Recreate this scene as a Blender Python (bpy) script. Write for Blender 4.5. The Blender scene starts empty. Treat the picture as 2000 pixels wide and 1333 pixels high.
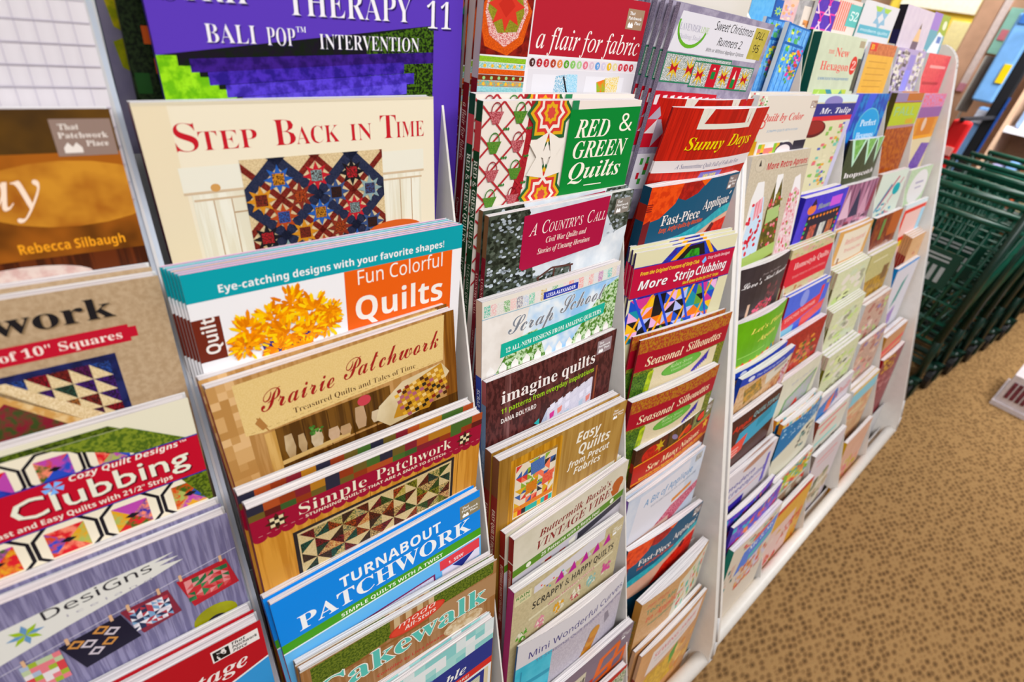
import bpy, math, random, os
import numpy as np
from mathutils import Matrix, Vector
sc = bpy.context.scene
COL = sc.collection
rnd = random.Random(11)
PI = math.pi
CZ = 1.25                      # lens height above the carpet

# ------------------------------------------------------------------ camera
cam = bpy.data.cameras.new('camera')
cam.sensor_width = 36.0
cam.lens = 36.0 * 1062.92 / 2000.0
cam.clip_start = 0.02
cam.clip_end = 60
cam.dof.use_dof = True
cam.dof.focus_distance = 0.60
cam.dof.aperture_fstop = 5.0
camo = bpy.data.objects.new('camera', cam)
COL.objects.link(camo)
yaw, pit, rol = 0.796271, 0.584114, 0.176663
fw = Vector((math.cos(pit)*math.cos(yaw), math.cos(pit)*math.sin(yaw), -math.sin(pit)))
r0 = fw.cross(Vector((0, 0, 1))).normalized()
u0 = r0.cross(fw)
rr = math.cos(rol)*r0 + math.sin(rol)*u0
uu = -math.sin(rol)*r0 + math.cos(rol)*u0
M = Matrix((rr, uu, -fw)).transposed().to_4x4()
M.translation = (0, 0, CZ)
camo.matrix_world = M
sc.camera = camo

# ------------------------------------------------------------------ light
world = bpy.data.worlds.new('world')
sc.world = world
world.use_nodes = True
bg = world.node_tree.nodes['Background']
bg.inputs[0].default_value = (0.95, 0.975, 1.0, 1)
bg.inputs[1].default_value = 0.19
def area(name, loc, size, energy, rot, col=(1, .995, .99)):
    l = bpy.data.lights.new(name, 'AREA')
    l.shape = 'RECTANGLE'
    l.size, l.size_y = size
    l.energy = energy
    l.color = col
    o = bpy.data.objects.new(name, l)
    o.location = loc
    o.rotation_euler = rot
    COL.objects.link(o)
area('ceiling_panel_near', (0.5, -0.9, 2.75), (2.4, 0.6), 71, (math.radians(28), 0, 0))
area('ceiling_panel_far', (2.9, -0.7, 2.75), (2.4, 0.6), 71, (math.radians(24), 0, 0))
area('ceiling_panel_left', (-1.6, -1.2, 2.6), (1.2, 1.2), 38, (math.radians(30), math.radians(-28), 0))
area('added_fill_end', (3.7, .1, 2.7), (1.2, 1.2), 190, (0, math.radians(-52), 0))  # added lamp, brightens the tan partition beyond the carts
area('added_fill_wall', (5.9, 1.9, 2.8), (.6, 1.2), 70, (0, math.radians(-20), 0))  # added lamp, lifts the far cabinet and wall
sc.view_settings.view_transform = 'Standard'
sc.view_settings.look = 'None'
sc.view_settings.gamma = 1.0
sc.view_settings.use_curve_mapping = False
sc.view_settings.exposure = -0.54

# ------------------------------------------------------------------ materials
def lin(h):
    if not isinstance(h, str):
        return h
    h = h.lstrip('#')
    if len(h) == 3:
        h = ''.join(c*2 for c in h)
    o = []
    q = [int(h[i:i+2], 16)/255 for i in (0, 2, 4)]
    g = .3*q[0]+.59*q[1]+.11*q[2]
    for v in q:
        v = min(1, max(0, g+(v-g)*1.13))
        o.append(v/12.92 if v <= .04045 else ((v+.055)/1.055)**2.4)
    return tuple(o)+(1.0,)
def nodemat(name, rough=.5, spec=.5):
    m = bpy.data.materials.new(name)
    m.use_nodes = True
    b = m.node_tree.nodes['Principled BSDF']
    b.inputs['Roughness'].default_value = rough
    b.inputs['Specular IOR Level'].default_value = spec
    return m, m.node_tree.nodes, m.node_tree.links, b
def plain(name, hexa, rough=.5, spec=.5, var=.04, scale=60, bump=0):
    m, N, L, b = nodemat(name, rough, spec)
    tc = N.new('ShaderNodeTexCoord'); nz = N.new('ShaderNodeTexNoise')
    nz.inputs['Scale'].default_value = scale; nz.inputs['Detail'].default_value = 4
    L.new(tc.outputs['Object'], nz.inputs['Vector'])
    rp = N.new('ShaderNodeValToRGB')
    c = lin(hexa)
    rp.color_ramp.elements[0].color = tuple(max(0, x*(1-var*2)) for x in c[:3])+(1,)
    rp.color_ramp.elements[1].color = tuple(min(1, x*(1+var*2)) for x in c[:3])+(1,)
    rp.color_ramp.elements[0].position = .3; rp.color_ramp.elements[1].position = .7
    L.new(nz.outputs['Fac'], rp.inputs['Fac']); L.new(rp.outputs['Color'], b.inputs['Base Color'])
    if bump:
        bp = N.new('ShaderNodeBump'); bp.inputs['Strength'].default_value = bump; bp.inputs['Distance'].default_value = .002
        L.new(nz.outputs['Fac'], bp.inputs['Height']); L.new(bp.outputs['Normal'], b.inputs['Normal'])
    return m
def print_material():
    m, N, L, b = nodemat('printed_cover', .4, .16)
    at = {}
    for n in ('ca', 'cb', 'tx'):
        a = N.new('ShaderNodeAttribute'); a.attribute_name = n; at[n] = a
    sep = N.new('ShaderNodeSeparateXYZ'); L.new(at['tx'].outputs['Vector'], sep.inputs[0])
    tc = N.new('ShaderNodeTexCoord')
    st = N.new('ShaderNodeMath'); st.operation = 'MULTIPLY_ADD'
    st.inputs[1].default_value = -.95; st.inputs[2].default_value = 1
    L.new(sep.outputs['Z'], st.inputs[0])
    cb = N.new('ShaderNodeCombineXYZ'); cb.inputs[0].default_value = 1; cb.inputs[1].default_value = 1
    L.new(st.outputs[0], cb.inputs[2])
    v1 = N.new('ShaderNodeVectorMath'); v1.operation = 'MULTIPLY'
    L.new(tc.outputs['Object'], v1.inputs[0]); L.new(cb.outputs[0], v1.inputs[1])
    nz = N.new('ShaderNodeTexNoise'); nz.inputs['Detail'].default_value = 3; nz.inputs['Roughness'].default_value = .6
    sm = N.new('ShaderNodeMath'); sm.operation = 'MULTIPLY'; sm.inputs[1].default_value = 1000
    L.new(sep.outputs['X'], sm.inputs[0])
    L.new(v1.outputs[0], nz.inputs['Vector']); L.new(sm.outputs[0], nz.inputs['Scale'])
    s1 = N.new('ShaderNodeMath'); s1.operation = 'SUBTRACT'; s1.inputs[1].default_value = .5
    L.new(nz.outputs['Fac'], s1.inputs[0])
    sm2 = N.new('ShaderNodeMath'); sm2.operation = 'MULTIPLY'; sm2.inputs[1].default_value = 10
    L.new(sep.outputs['Y'], sm2.inputs[0])
    s2 = N.new('ShaderNodeMath'); s2.operation = 'MULTIPLY_ADD'; s2.inputs[2].default_value = .5; s2.use_clamp = True
    L.new(s1.outputs[0], s2.inputs[0]); L.new(sm2.outputs[0], s2.inputs[1])
    mx = N.new('ShaderNodeMix'); mx.data_type = 'RGBA'
    L.new(s2.outputs[0], mx.inputs['Factor']); L.new(at['ca'].outputs['Color'], mx.inputs['A']); L.new(at['cb'].outputs['Color'], mx.inputs['B'])
    L.new(mx.outputs['Result'], b.inputs['Base Color'])
    return m
M_PRINT = print_material()
def paper_material(name, c1, c2):
    m, N, L, b = nodemat(name, .8, .2)
    tc = N.new('ShaderNodeTexCoord')
    mp = N.new('ShaderNodeMapping'); mp.inputs['Scale'].default_value = (8, 1900, 8)
    nz = N.new('ShaderNodeTexNoise'); nz.inputs['Scale'].default_value = 1; nz.inputs['Detail'].default_value = 1
    L.new(tc.outputs['Object'], mp.inputs[0]); L.new(mp.outputs[0], nz.inputs['Vector'])
    rp = N.new('ShaderNodeValToRGB')
    rp.color_ramp.elements[0].position = .35; rp.color_ramp.elements[1].position = .6
    rp.color_ramp.elements[0].color = lin(c1); rp.color_ramp.elements[1].color = lin(c2)
    L.new(nz.outputs['Fac'], rp.inputs['Fac']); L.new(rp.outputs['Color'], b.inputs['Base Color'])
    return m
M_PAPER = paper_material('page_edges', '#aaa3a6', '#ece7e6')
M_PINK = paper_material('page_edges_pink', '#cc4f98', '#f0c8dc')
M_TEALP = paper_material('page_edges_teal', '#1c98a4', '#a8d8dc')
M_ORAP = paper_material('page_edges_orange', '#d8603c', '#f0c8c0')
M_MAGP = paper_material('page_edges_magenta', '#a83cb0', '#f0e8ee')
M_LILAC = paper_material('page_edges_lilac', '#8a7f98', '#c9c2d4')
M_METAL = plain('white_enamel', '#e9e4de', .35, .5, .015)
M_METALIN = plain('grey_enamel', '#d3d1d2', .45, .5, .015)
M_BLUEENAMEL = plain('cool_enamel', '#c3cad6', .35, .5, .015)

# ------------------------------------------------------------------ fonts
FD = os.path.join(bpy.utils.system_resource('DATAFILES') or '', 'fonts')
def load_font(fn):
    try:
        return bpy.data.fonts.load(os.path.join(FD, fn))
    except Exception:
        return None
F_MATH = load_font('NotoSansMath-Regular.woff2')
HOLES = {0x1D455: 'h', 0x1D49D: 'B', 0x1D4A0: 'E', 0x1D4A1: 'F'}
STY = {'S': 0x1D400, 's': 0x1D400, 'I': 0x1D434, 'J': 0x1D468, 'C': 0x1D4D0, 'B': 0x1D5D4, 'O': 0x1D63C, 'o': 0x1D608}
def conv(s, st):
    s = s.replace('’', "'").replace('é', 'e').replace('½', '1/2')
    if st not in STY or F_MATH is None:
        return s
    base = STY[st]
    out = ''
    for ch in s:
        if 'A' <= ch <= 'Z': cp = base+ord(ch)-65
        elif 'a' <= ch <= 'z': cp = base+26+ord(ch)-97
        elif '0' <= ch <= '9' and st in 'SsJ': out += chr(0x1D7CE+ord(ch)-48); continue
        elif '0' <= ch <= '9' and st in 'BO': out += chr(0x1D7EC+ord(ch)-48); continue
        else: out += ch; continue
        out += chr(cp) if cp != 0x1D455 else '\u210e'
    return out
_tc = {}
def text_mesh(s, st, res=2):
    k = (s, st, res)
    if k in _tc:
        return _tc[k]
    cu = bpy.data.curves.new('lettering', 'FONT')
    cu.body = conv(s, st)
    if st != 'b' and F_MATH is not None:
        cu.font = F_MATH
    cu.dimensions = '2D'; cu.fill_mode = 'FRONT'
    cu.resolution_u = res
    if st == 's': cu.offset = -.008
    if st == 'b': cu.offset = .008
    o = bpy.data.objects.new('lettering', cu)
    COL.objects.link(o)
    bpy.context.view_layer.update()
    dg = bpy.context.evaluated_depsgraph_get()
    ev = o.evaluated_get(dg); me = ev.to_mesh()
    V = [(v.co.x, v.co.y) for v in me.vertices]
    Fc = [tuple(p.vertices) for p in me.polygons]
    ev.to_mesh_clear()
    bpy.data.objects.remove(o); bpy.data.curves.remove(cu)
    _tc[k] = (V, Fc)
    return _tc[k]
_cap = {}
def cap(st):
    if st not in _cap:
        V, _ = text_mesh('H', st)
        _cap[st] = max(v[1] for v in V) if V else .5
    return _cap[st]

# ------------------------------------------------------------------ printed artwork as layered polygons
FOL = (.45, 1.2, 0); BAT = (.12, .6, 0); FINE = (1.1, 1.0, 0); WOOD = (.16, .9, 1); SOFT = (.03, .35, 0); GRAIN = (.5, .8, 1)
STEP = .00006
class Art:
    def __init__(s, w, h, bend=0.0, T=.006, ys=1.0):
        s.k = w/100.0; s.ys = ys; s.w = w; s.h = h; s.H = h/s.k/ys; s.T = T
        s.V = []; s.F = []; s.ca = []; s.cb = []; s.tx = []
        s.boxes = []; s.bend = bend; s.face = 'front'; s.NS = 10
    def surf(s, x, y, lay):
        if s.face == 'front':
            X = x*s.k
            return (X, -lay*STEP-s.bulge(x/100.0), s.h-y*s.k*s.ys)
        return (-lay*STEP-.0002, y*s.k, s.h-x*s.k)
    def bulge(s, u):
        if not s.bend: return 0.0
        n = s.NS; a = max(0, min(n-1, int(u*n))); f = u*n-a
        g = lambda i: math.sin(PI*i/n)
        return s.bend*(g(a)*(1-f)+g(a+1)*f)
    def layer(s, b):
        top = -1
        for (x0, y0, x1, y1, l, fc) in s.boxes:
            if fc == s.face and x0 < b[2] and x1 > b[0] and y0 < b[3] and y1 > b[1]:
                top = max(top, l)
        s.boxes.append((*b, top+1, s.face))
        return top+1
    def add(s, polys, c, c2=None, tx=(0, 0, 0), lay=None, clip=True):
        xs = [p[0] for q in polys for p in q]; ys = [p[1] for q in polys for p in q]
        lim = 100.0 if s.face == 'front' else s.T/s.k
        if lay is None: lay = s.layer((min(xs)+.01, min(ys)+.01, max(xs)-.01, max(ys)-.01))
        a = lin(c); b = lin(c2) if c2 else a
        for q in polys:
            if clip and s.face == 'front':
                q = clipx(clipx(q, 0, 1), 100, -1)
                q = clipy(clipy(q, 0, 1), s.H, -1)
                if len(q) < 3: continue
                mn = min(p[0] for p in q); mx_ = max(p[0] for p in q)
                parts = [q]
                if s.bend and mx_-mn > 8:
                    parts = []
                    for i in range(s.NS):
                        lo, hi = i*100/s.NS, (i+1)*100/s.NS
                        if hi <= mn or lo >= mx_: continue
                        t = clipx(clipx(q, lo, 1), hi, -1)
                        if len(t) > 2: parts.append(t)
            else: parts = [q]
            for t in parts:
                i0 = len(s.V)
                s.V += [s.surf(x, y, lay) for x, y in t]
                s.F.append(tuple(range(i0, i0+len(t))))
                s.ca.append(a); s.cb.append(b); s.tx.append(tx)
        return lay
    def R(s, x0, y0, x1, y1, c, c2=None, tx=(0, 0, 0)):
        return s.add([[(x0, y0), (x1, y0), (x1, y1), (x0, y1)]], c, c2, tx)
    def P(s, pts, c, c2=None, tx=(0, 0, 0)):
        return s.add([list(pts)], c, c2, tx)
    def E(s, cx, cy, rx, ry, c, c2=None, tx=(0, 0, 0), n=20, rot=0):
        ca, sa = math.cos(rot), math.sin(rot); q = []
        for i in range(n):
            a = 2*PI*i/n; x = rx*math.cos(a); y = ry*math.sin(a)
            q.append((cx+x*ca-y*sa, cy+x*sa+y*ca))
        return s.add([q], c, c2, tx)
    def star(s, cx, cy, r, c, c0=None, n=8, inner=.5, rot=0, sx=1):
        pts = []
        for i in range(2*n):
            a = PI*i/n+rot; q = r if i % 2 == 0 else r*inner
            pts.append((cx+sx*q*math.sin(a), cy-q*math.cos(a)))
        s.add([[(cx, cy), pts[i], pts[(i+1) % (2*n)]] for i in range(2*n)], c)
        if c0: s.P([(cx-r*.45*sx, cy), (cx, cy-r*.45), (cx+r*.45*sx, cy), (cx, cy+r*.45)], c0)
    def L(s, x0, y0, x1, y1, w, c, c2=None, tx=(0, 0, 0)):
        dx, dy = x1-x0, y1-y0; d = math.hypot(dx, dy) or 1
        nx, ny = -dy/d*w/2, dx/d*w/2
        return s.P([(x0+nx, y0+ny), (x1+nx, y1+ny), (x1-nx, y1-ny), (x0-nx, y0-ny)], c, c2, tx)
    def Tx(s, t, x0, y, h, x1=None, st='S', c='#fff', al='l', rot=0, sh=0, shadow=None, res=2, asp=1):
        V, Fc = text_mesh(t, st, res)
        if not V: return
        k = h/cap(st); mnx = min(v[0] for v in V); mxx = max(v[0] for v in V)
        if x1 is not None:
            kx = (x1-x0)/(mxx-mnx)
        else:
            kx = k*asp
        wd = (mxx-mnx)*kx
        ox = x0 if (al == 'l' or x1 is not None) else (x0-wd/2 if al == 'c' else x0-wd)
        cr, sr = math.cos(rot), math.sin(rot)
        def tr(v, dx=0, dy=0):
            X = (v[0]-mnx)*kx+v[1]*k*sh; Y = -v[1]*k
            return (ox+X*cr-Y*sr+dx, y+X*sr+Y*cr+dy)
        for (cc, dx, dy) in ([(shadow, h*.06, h*.07)] if shadow else [])+[(c, 0, 0)]:
            W_ = [tr(v, dx, dy) for v in V]
            xs = [p[0] for p in W_]; ys = [p[1] for p in W_]
            lay = s.layer((min(xs), min(ys), max(xs), max(ys)))
            i0 = len(s.V); a = lin(cc)
            s.V += [s.surf(p[0], p[1], lay) for p in W_]
            for f in Fc:
                if s.face == 'front' and max(W_[i][0] for i in f) > 101: continue
                s.F.append(tuple(i0+i for i in f)); s.ca.append(a); s.cb.append(a); s.tx.append((0, 0, 0))
    def hst(s, x, y, a, c1, c2, o=0):
        q = [(x, y), (x+a, y), (x+a, y+a), (x, y+a)]
        q = q[o:]+q[:o]
        s.add([[q[0], q[1], q[2]]], c1); s.add([[q[0], q[2], q[3]]], c2, lay=s.boxes[-1][4])
    def bits(s, x0, y0, x1, y1, pal, n, a, b=None, seed=0, shape='q'):
        r = random.Random(seed); b = b or a
        lay = s.layer((x0, y0, x1, y1))
        for i in range(n):
            w = r.uniform(.5, 1)*a; h = r.uniform(.5, 1)*b
            x = r.uniform(x0, max(x0, x1-w)); y = r.uniform(y0, max(y0, y1-h)); c = r.choice(pal)
            if shape == 'q': q = [(x, y), (x+w, y), (x+w, y+h), (x, y+h)]
            elif shape == 't': q = [(x, y+h), (x+w/2, y), (x+w, y+h)]
            else: q = [(x+w/2+w/2*math.cos(j*PI/4), y+h/2+h/2*math.sin(j*PI/4)) for j in range(8)]
            s.add([q], c, lay=lay+.15*(i % 6))
    def patch(s, x0, y0, x1, y1, nx, ny, pal, seed=0, tri=False):
        r = random.Random(seed); dx = (x1-x0)/nx; dy = (y1-y0)/ny
        lay = s.layer((x0, y0, x1, y1))
        for i in range(nx):
            for j in range(ny):
                x = x0+i*dx; y = y0+j*dy; q = [(x, y), (x+dx, y), (x+dx, y+dy), (x, y+dy)]
                if tri:
                    o = r.randrange(4) if tri == 1 else (i+2*j) % 4
                    q = q[o:]+q[:o]
                    s.add([[q[0], q[1], q[2]]], r.choice(pal), lay=lay); s.add([[q[0], q[2], q[3]]], r.choice(pal), lay=lay)
                else: s.add([q], r.choice(pal), lay=lay)
    def tpp(s, x, y, w=12, bgc='#a08f7e', fg='#fff'):
        s.R(x, y, x+w, y+w*.7, bgc)
        for i, t in enumerate(('That', 'Patchwork', 'Place')):
            s.Tx(t, x+w*(.12, .08, .5)[i], y+w*(.2, .36, .52)[i], w*.11, x+w*(.45, .9, .88)[i], 'S', fg, res=1)
        for i in range(2):
            X = x+w*(.12+.14*i); Y = y+w*.64
            s.P([(X, Y), (X, Y-w*.1), (X+w*.08, Y-w*.2), (X+w*.16, Y-w*.1), (X+w*.16, Y)], fg)
def clipx(q, X, sg):
    out = []
    for i in range(len(q)):
        a, b = q[i], q[(i+1) % len(q)]
        ia, ib = (a[0]-X)*sg >= -1e-9, (b[0]-X)*sg >= -1e-9
        if ia: out.append(a)
        if ia != ib:
            t = (X-a[0])/(b[0]-a[0]); out.append((X, a[1]+t*(b[1]-a[1])))
    return out
def clipy(q, X, sg):
    return [(b, a) for a, b in clipx([(p[1], p[0]) for p in q], X, sg)]

# ------------------------------------------------------------------ object helpers
def new_mesh(name, V, F, mats, midx=None, smooth=False):
    me = bpy.data.meshes.new(name)
    me.from_pydata([tuple(v) for v in V], [], F)
    for m in mats: me.materials.append(m)
    if midx: me.polygons.foreach_set('material_index', midx)
    if smooth: me.polygons.foreach_set('use_smooth', [True]*len(F))
    me.update()
    return me
def obj(name, me, parent=None, loc=None):
    o = bpy.data.objects.new(name, me)
    COL.objects.link(o)
    if parent: o.parent = parent
    if loc: o.location = loc
    return o
def thing(name, label, cat, loc=(0, 0, 0), group=None):
    o = bpy.data.objects.new(name, None)
    o.empty_display_size = .05
    COL.objects.link(o); o.location = loc
    o['label'] = label; o['category'] = cat
    if group: o['group'] = group
    return o
def box(V, F, x0, y0, z0, x1, y1, z1):
    i = len(V)
    V += [(x0, y0, z0), (x1, y0, z0), (x1, y1, z0), (x0, y1, z0), (x0, y0, z1), (x1, y0, z1), (x1, y1, z1), (x0, y1, z1)]
    F += [(i, i+3, i+2, i+1), (i+4, i+5, i+6, i+7), (i, i+1, i+5, i+4), (i+1, i+2, i+6, i+5), (i+2, i+3, i+7, i+6), (i+3, i, i+4, i+7)]
def tube(V, F, a, b, r, n=8):
    a = Vector(a); b = Vector(b); d = (b-a).normalized()
    p = d.orthogonal().normalized(); q = d.cross(p); i = len(V)
    for c in (a, b):
        for k in range(n):
            t = 2*PI*k/n; V.append(tuple(c+r*(math.cos(t)*p+math.sin(t)*q)))
    for k in range(n):
        F.append((i+k, i+(k+1) % n, i+n+(k+1) % n, i+n+k))
    F.append(tuple(i+k for k in range(n))[::-1]); F.append(tuple(i+n+k for k in range(n)))
def extrude_x(prof, x0, x1):
    n = len(prof)
    V = [(x0, y, z) for y, z in prof]+[(x1, y, z) for y, z in prof]
    F = [tuple(range(n))[::-1], tuple(range(n, 2*n))]+[(k, (k+1) % n, n+(k+1) % n, n+k) for k in range(n)]
    return V, F
# ------------------------------------------------------------------ room
SL, YB = 0.36179, 0.4781
def plane_y(zr): return YB+SL*zr          # front slope of the racks, zr measured from lens height
X0, PT, PT2 = -0.20398, 0.24809, 0.24074
def carpet():
    m, N, L, b = nodemat('loop_carpet', .95, .1)
    tc = N.new('ShaderNodeTexCoord')
    mp = N.new('ShaderNodeMapping'); mp.inputs['Rotation'].default_value = (0, 0, math.radians(33)); mp.inputs['Scale'].default_value = (46, 82, 1)
    L.new(tc.outputs['Object'], mp.inputs[0])
    vo = N.new('ShaderNodeTexVoronoi'); vo.inputs['Scale'].default_value = 1; vo.inputs['Randomness'].default_value = .55
    L.new(mp.outputs[0], vo.inputs['Vector'])
    nz = N.new('ShaderNodeTexNoise'); nz.inputs['Scale'].default_value = 420; nz.inputs['Detail'].default_value = 3
    L.new(tc.outputs['Object'], nz.inputs['Vector'])
    nb = N.new('ShaderNodeTexNoise'); nb.inputs['Scale'].default_value = 9
    L.new(tc.outputs['Object'], nb.inputs['Vector'])
    ad = N.new('ShaderNodeMath'); ad.operation = 'MULTIPLY_ADD'; ad.inputs[1].default_value = .6
    L.new(nz.outputs['Fac'], ad.inputs[0]); L.new(vo.outputs['Distance'], ad.inputs[2])
    ad2 = N.new('ShaderNodeMath'); ad2.operation = 'MULTIPLY_ADD'; ad2.inputs[1].default_value = .12
    L.new(nb.outputs['Fac'], ad2.inputs[0]); L.new(ad.outputs[0], ad2.inputs[2])
    rp = N.new('ShaderNodeValToRGB')
    e = rp.color_ramp.elements
    e[0].position = .36; e[0].color = lin('#4f3c28')
    e[1].position = .78; e[1].color = lin('#886a48')
    x = e.new(.96); x.color = lin('#a08058')
    inv = ad2
    L.new(inv.outputs[0], rp.inputs['Fac']); L.new(rp.outputs['Color'], b.inputs['Base Color'])
    bp = N.new('ShaderNodeBump'); bp.inputs['Strength'].default_value = .7; bp.inputs['Distance'].default_value = .004
    L.new(inv.outputs[0], bp.inputs['Height']); L.new(bp.outputs['Normal'], b.inputs['Normal'])
    return m
def slab(name, a, b, mat):
    V, F = [], []
    box(V, F, *a, *b)
    o = obj(name, new_mesh(name, V, F, [mat])); o['kind'] = 'structure'
    return o
slab('floor', (-3, -3.5, -.05), (9, 4, 0), carpet())
M_TAN = plain('tan_paint', '#cfa98c', .7, .3, .03, 6)
slab('wall_far', (7.0, .2, 0), (7.1, 4, 3.2), M_TAN)
slab('wall_back', (-3, 1.0, 0), (2.3, 1.08, 2.9), plain('cream_paint', '#d9cdbd', .8, .2, .02, 5))

# ------------------------------------------------------------------ racks
def rack(xa, xb, label, divs, setback, loc=(0, 0, 0), rz=0.0, tha=.016, thb=.016, name='magazine_rack'):
    t = thing(name, label, 'magazine rack', loc, None)
    t.rotation_euler = (0, 0, rz)
    def prof():
        pts = []
        # foot corner, long sloping front edge, rounded head, straight back
        yb_ = plane_y(-1.10)
        P0, P1, P2, P3 = (yb_+.30, .018), (yb_-.02, .018), (yb_-.034, .10), (plane_y(-.98)-.014, CZ-.98)
        for i in range(9):
            a = i/8.0; b = 1-a
            pts.append((b**3*P0[0]+3*b*b*a*P1[0]+3*b*a*a*P2[0]+a**3*P3[0], b**3*P0[1]+3*b*b*a*P1[1]+3*b*a*a*P2[1]+a**3*P3[1]))
        zt = .018; yt = plane_y(zt-.05)-.008
        pts.append((yt, CZ+zt-.05))
        for i in range(1, 8):
            a = i/7*PI*.5
            pts.append((yt+.012*math.sin(a)+.045*(1-math.cos(a)), CZ+zt-.05+.05*math.sin(a)))
        pts += [(.64, CZ+zt), (.64, .018)]
        return pts
    for x, th in ((xa, tha), (xb-thb, thb)):
        V, F = extrude_x(prof(), x, x+th)
        ep = obj('end_panel', new_mesh('end_panel', V, F, [M_METAL]), t)
        pf = prof()[5:17]
        V, F = [], []
        for k in range(len(pf)-1):
            tube(V, F, (x+th/2, pf[k][0]-.0006, pf[k][1]), (x+th/2, pf[k+1][0]-.0006, pf[k+1][1]), .0022, 6)
        obj('edge_bead', new_mesh('edge_bead', V, F, [M_METALIN], smooth=True), ep)
    xi, xo = xa+tha, xb-thb
    # pocket sheets leaning back one behind another, each with its floor
    for k in range(-1, 11):
        zt = -.312-.088*(k-1); yt = plane_y(zt)+.040; ln = math.radians(8)
        h = .150 if k < 10 else .085
        y2 = yt-math.sin(ln)*h; z2 = zt-math.cos(ln)*h
        V, F = extrude_x([(yt, zt+CZ), (yt+.0012, zt+CZ), (y2+.0012, z2+CZ), (y2, z2+CZ)], xi, xo)
        obj('pocket_sheet', new_mesh('pocket_sheet', V, F, [M_METALIN]), t)
    V, F = [], []
    tube(V, F, (xi, plane_y(-1.098)+.012, CZ-1.098), (xo, plane_y(-1.098)+.012, CZ-1.098), .015, 16)
    obj('foot_rail', new_mesh('foot_rail', V, F, [M_METAL], smooth=True), t)
    V, F = [], []
    box(V, F, xi, .115, CZ-1.19, xo, .63, CZ-1.18)
    obj('bottom_shelf', new_mesh('bottom_shelf', V, F, [M_METAL]), t)
    V, F = extrude_x([(.62, .02), (.63, .02), (.63, CZ-.0), (.62, CZ-.0)], xi, xo)
    obj('back_panel', new_mesh('back_panel', V, F, [M_METALIN]), t)
    for x, w_, m in divs:
        z0, z1 = -1.10, .0
        d = setback
        V, F = extrude_x([(plane_y(z0)+d, z0+CZ), (plane_y(z1)+d, z1+CZ), (plane_y(z1)+d+.10, z1+CZ), (plane_y(z0)+d+.10, z0+CZ)], x-w_/2, x+w_/2)
        dv = obj('divider', new_mesh('divider', V, F, [m]), t)
        if w_ > .004:
            V, F = extrude_x([(plane_y(z0)+d-.0012, z0+CZ), (plane_y(z1)+d-.0012, z1+CZ), (plane_y(z1)+d, z1+CZ), (plane_y(z0)+d, z0+CZ)], x-w_*.12, x+w_*.12)
            obj('edge_bead', new_mesh('edge_bead', V, F, [M_METALIN]), dv)
    return t
rack(X0-PT, X0+4*PT+.0265, 'white slanted magazine rack in front, holding the large sharp covers',
     [(X0, .008, M_BLUEENAMEL), (X0+PT, .008, M_BLUEENAMEL), (X0+2*PT, .0022, M_METAL), (X0+3*PT, .0022, M_METAL)], .0, thb=.0265)
U2O = (.82714, .00867); U2R = .045054
rack(-.0115, 5*PT2+.02, 'white slanted magazine rack further down the aisle beside the green carts',
     [(k*PT2, .0022, M_METAL) for k in range(1, 5)], .012, (U2O[0], U2O[1], 0), U2R, .0115, .02)
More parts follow.
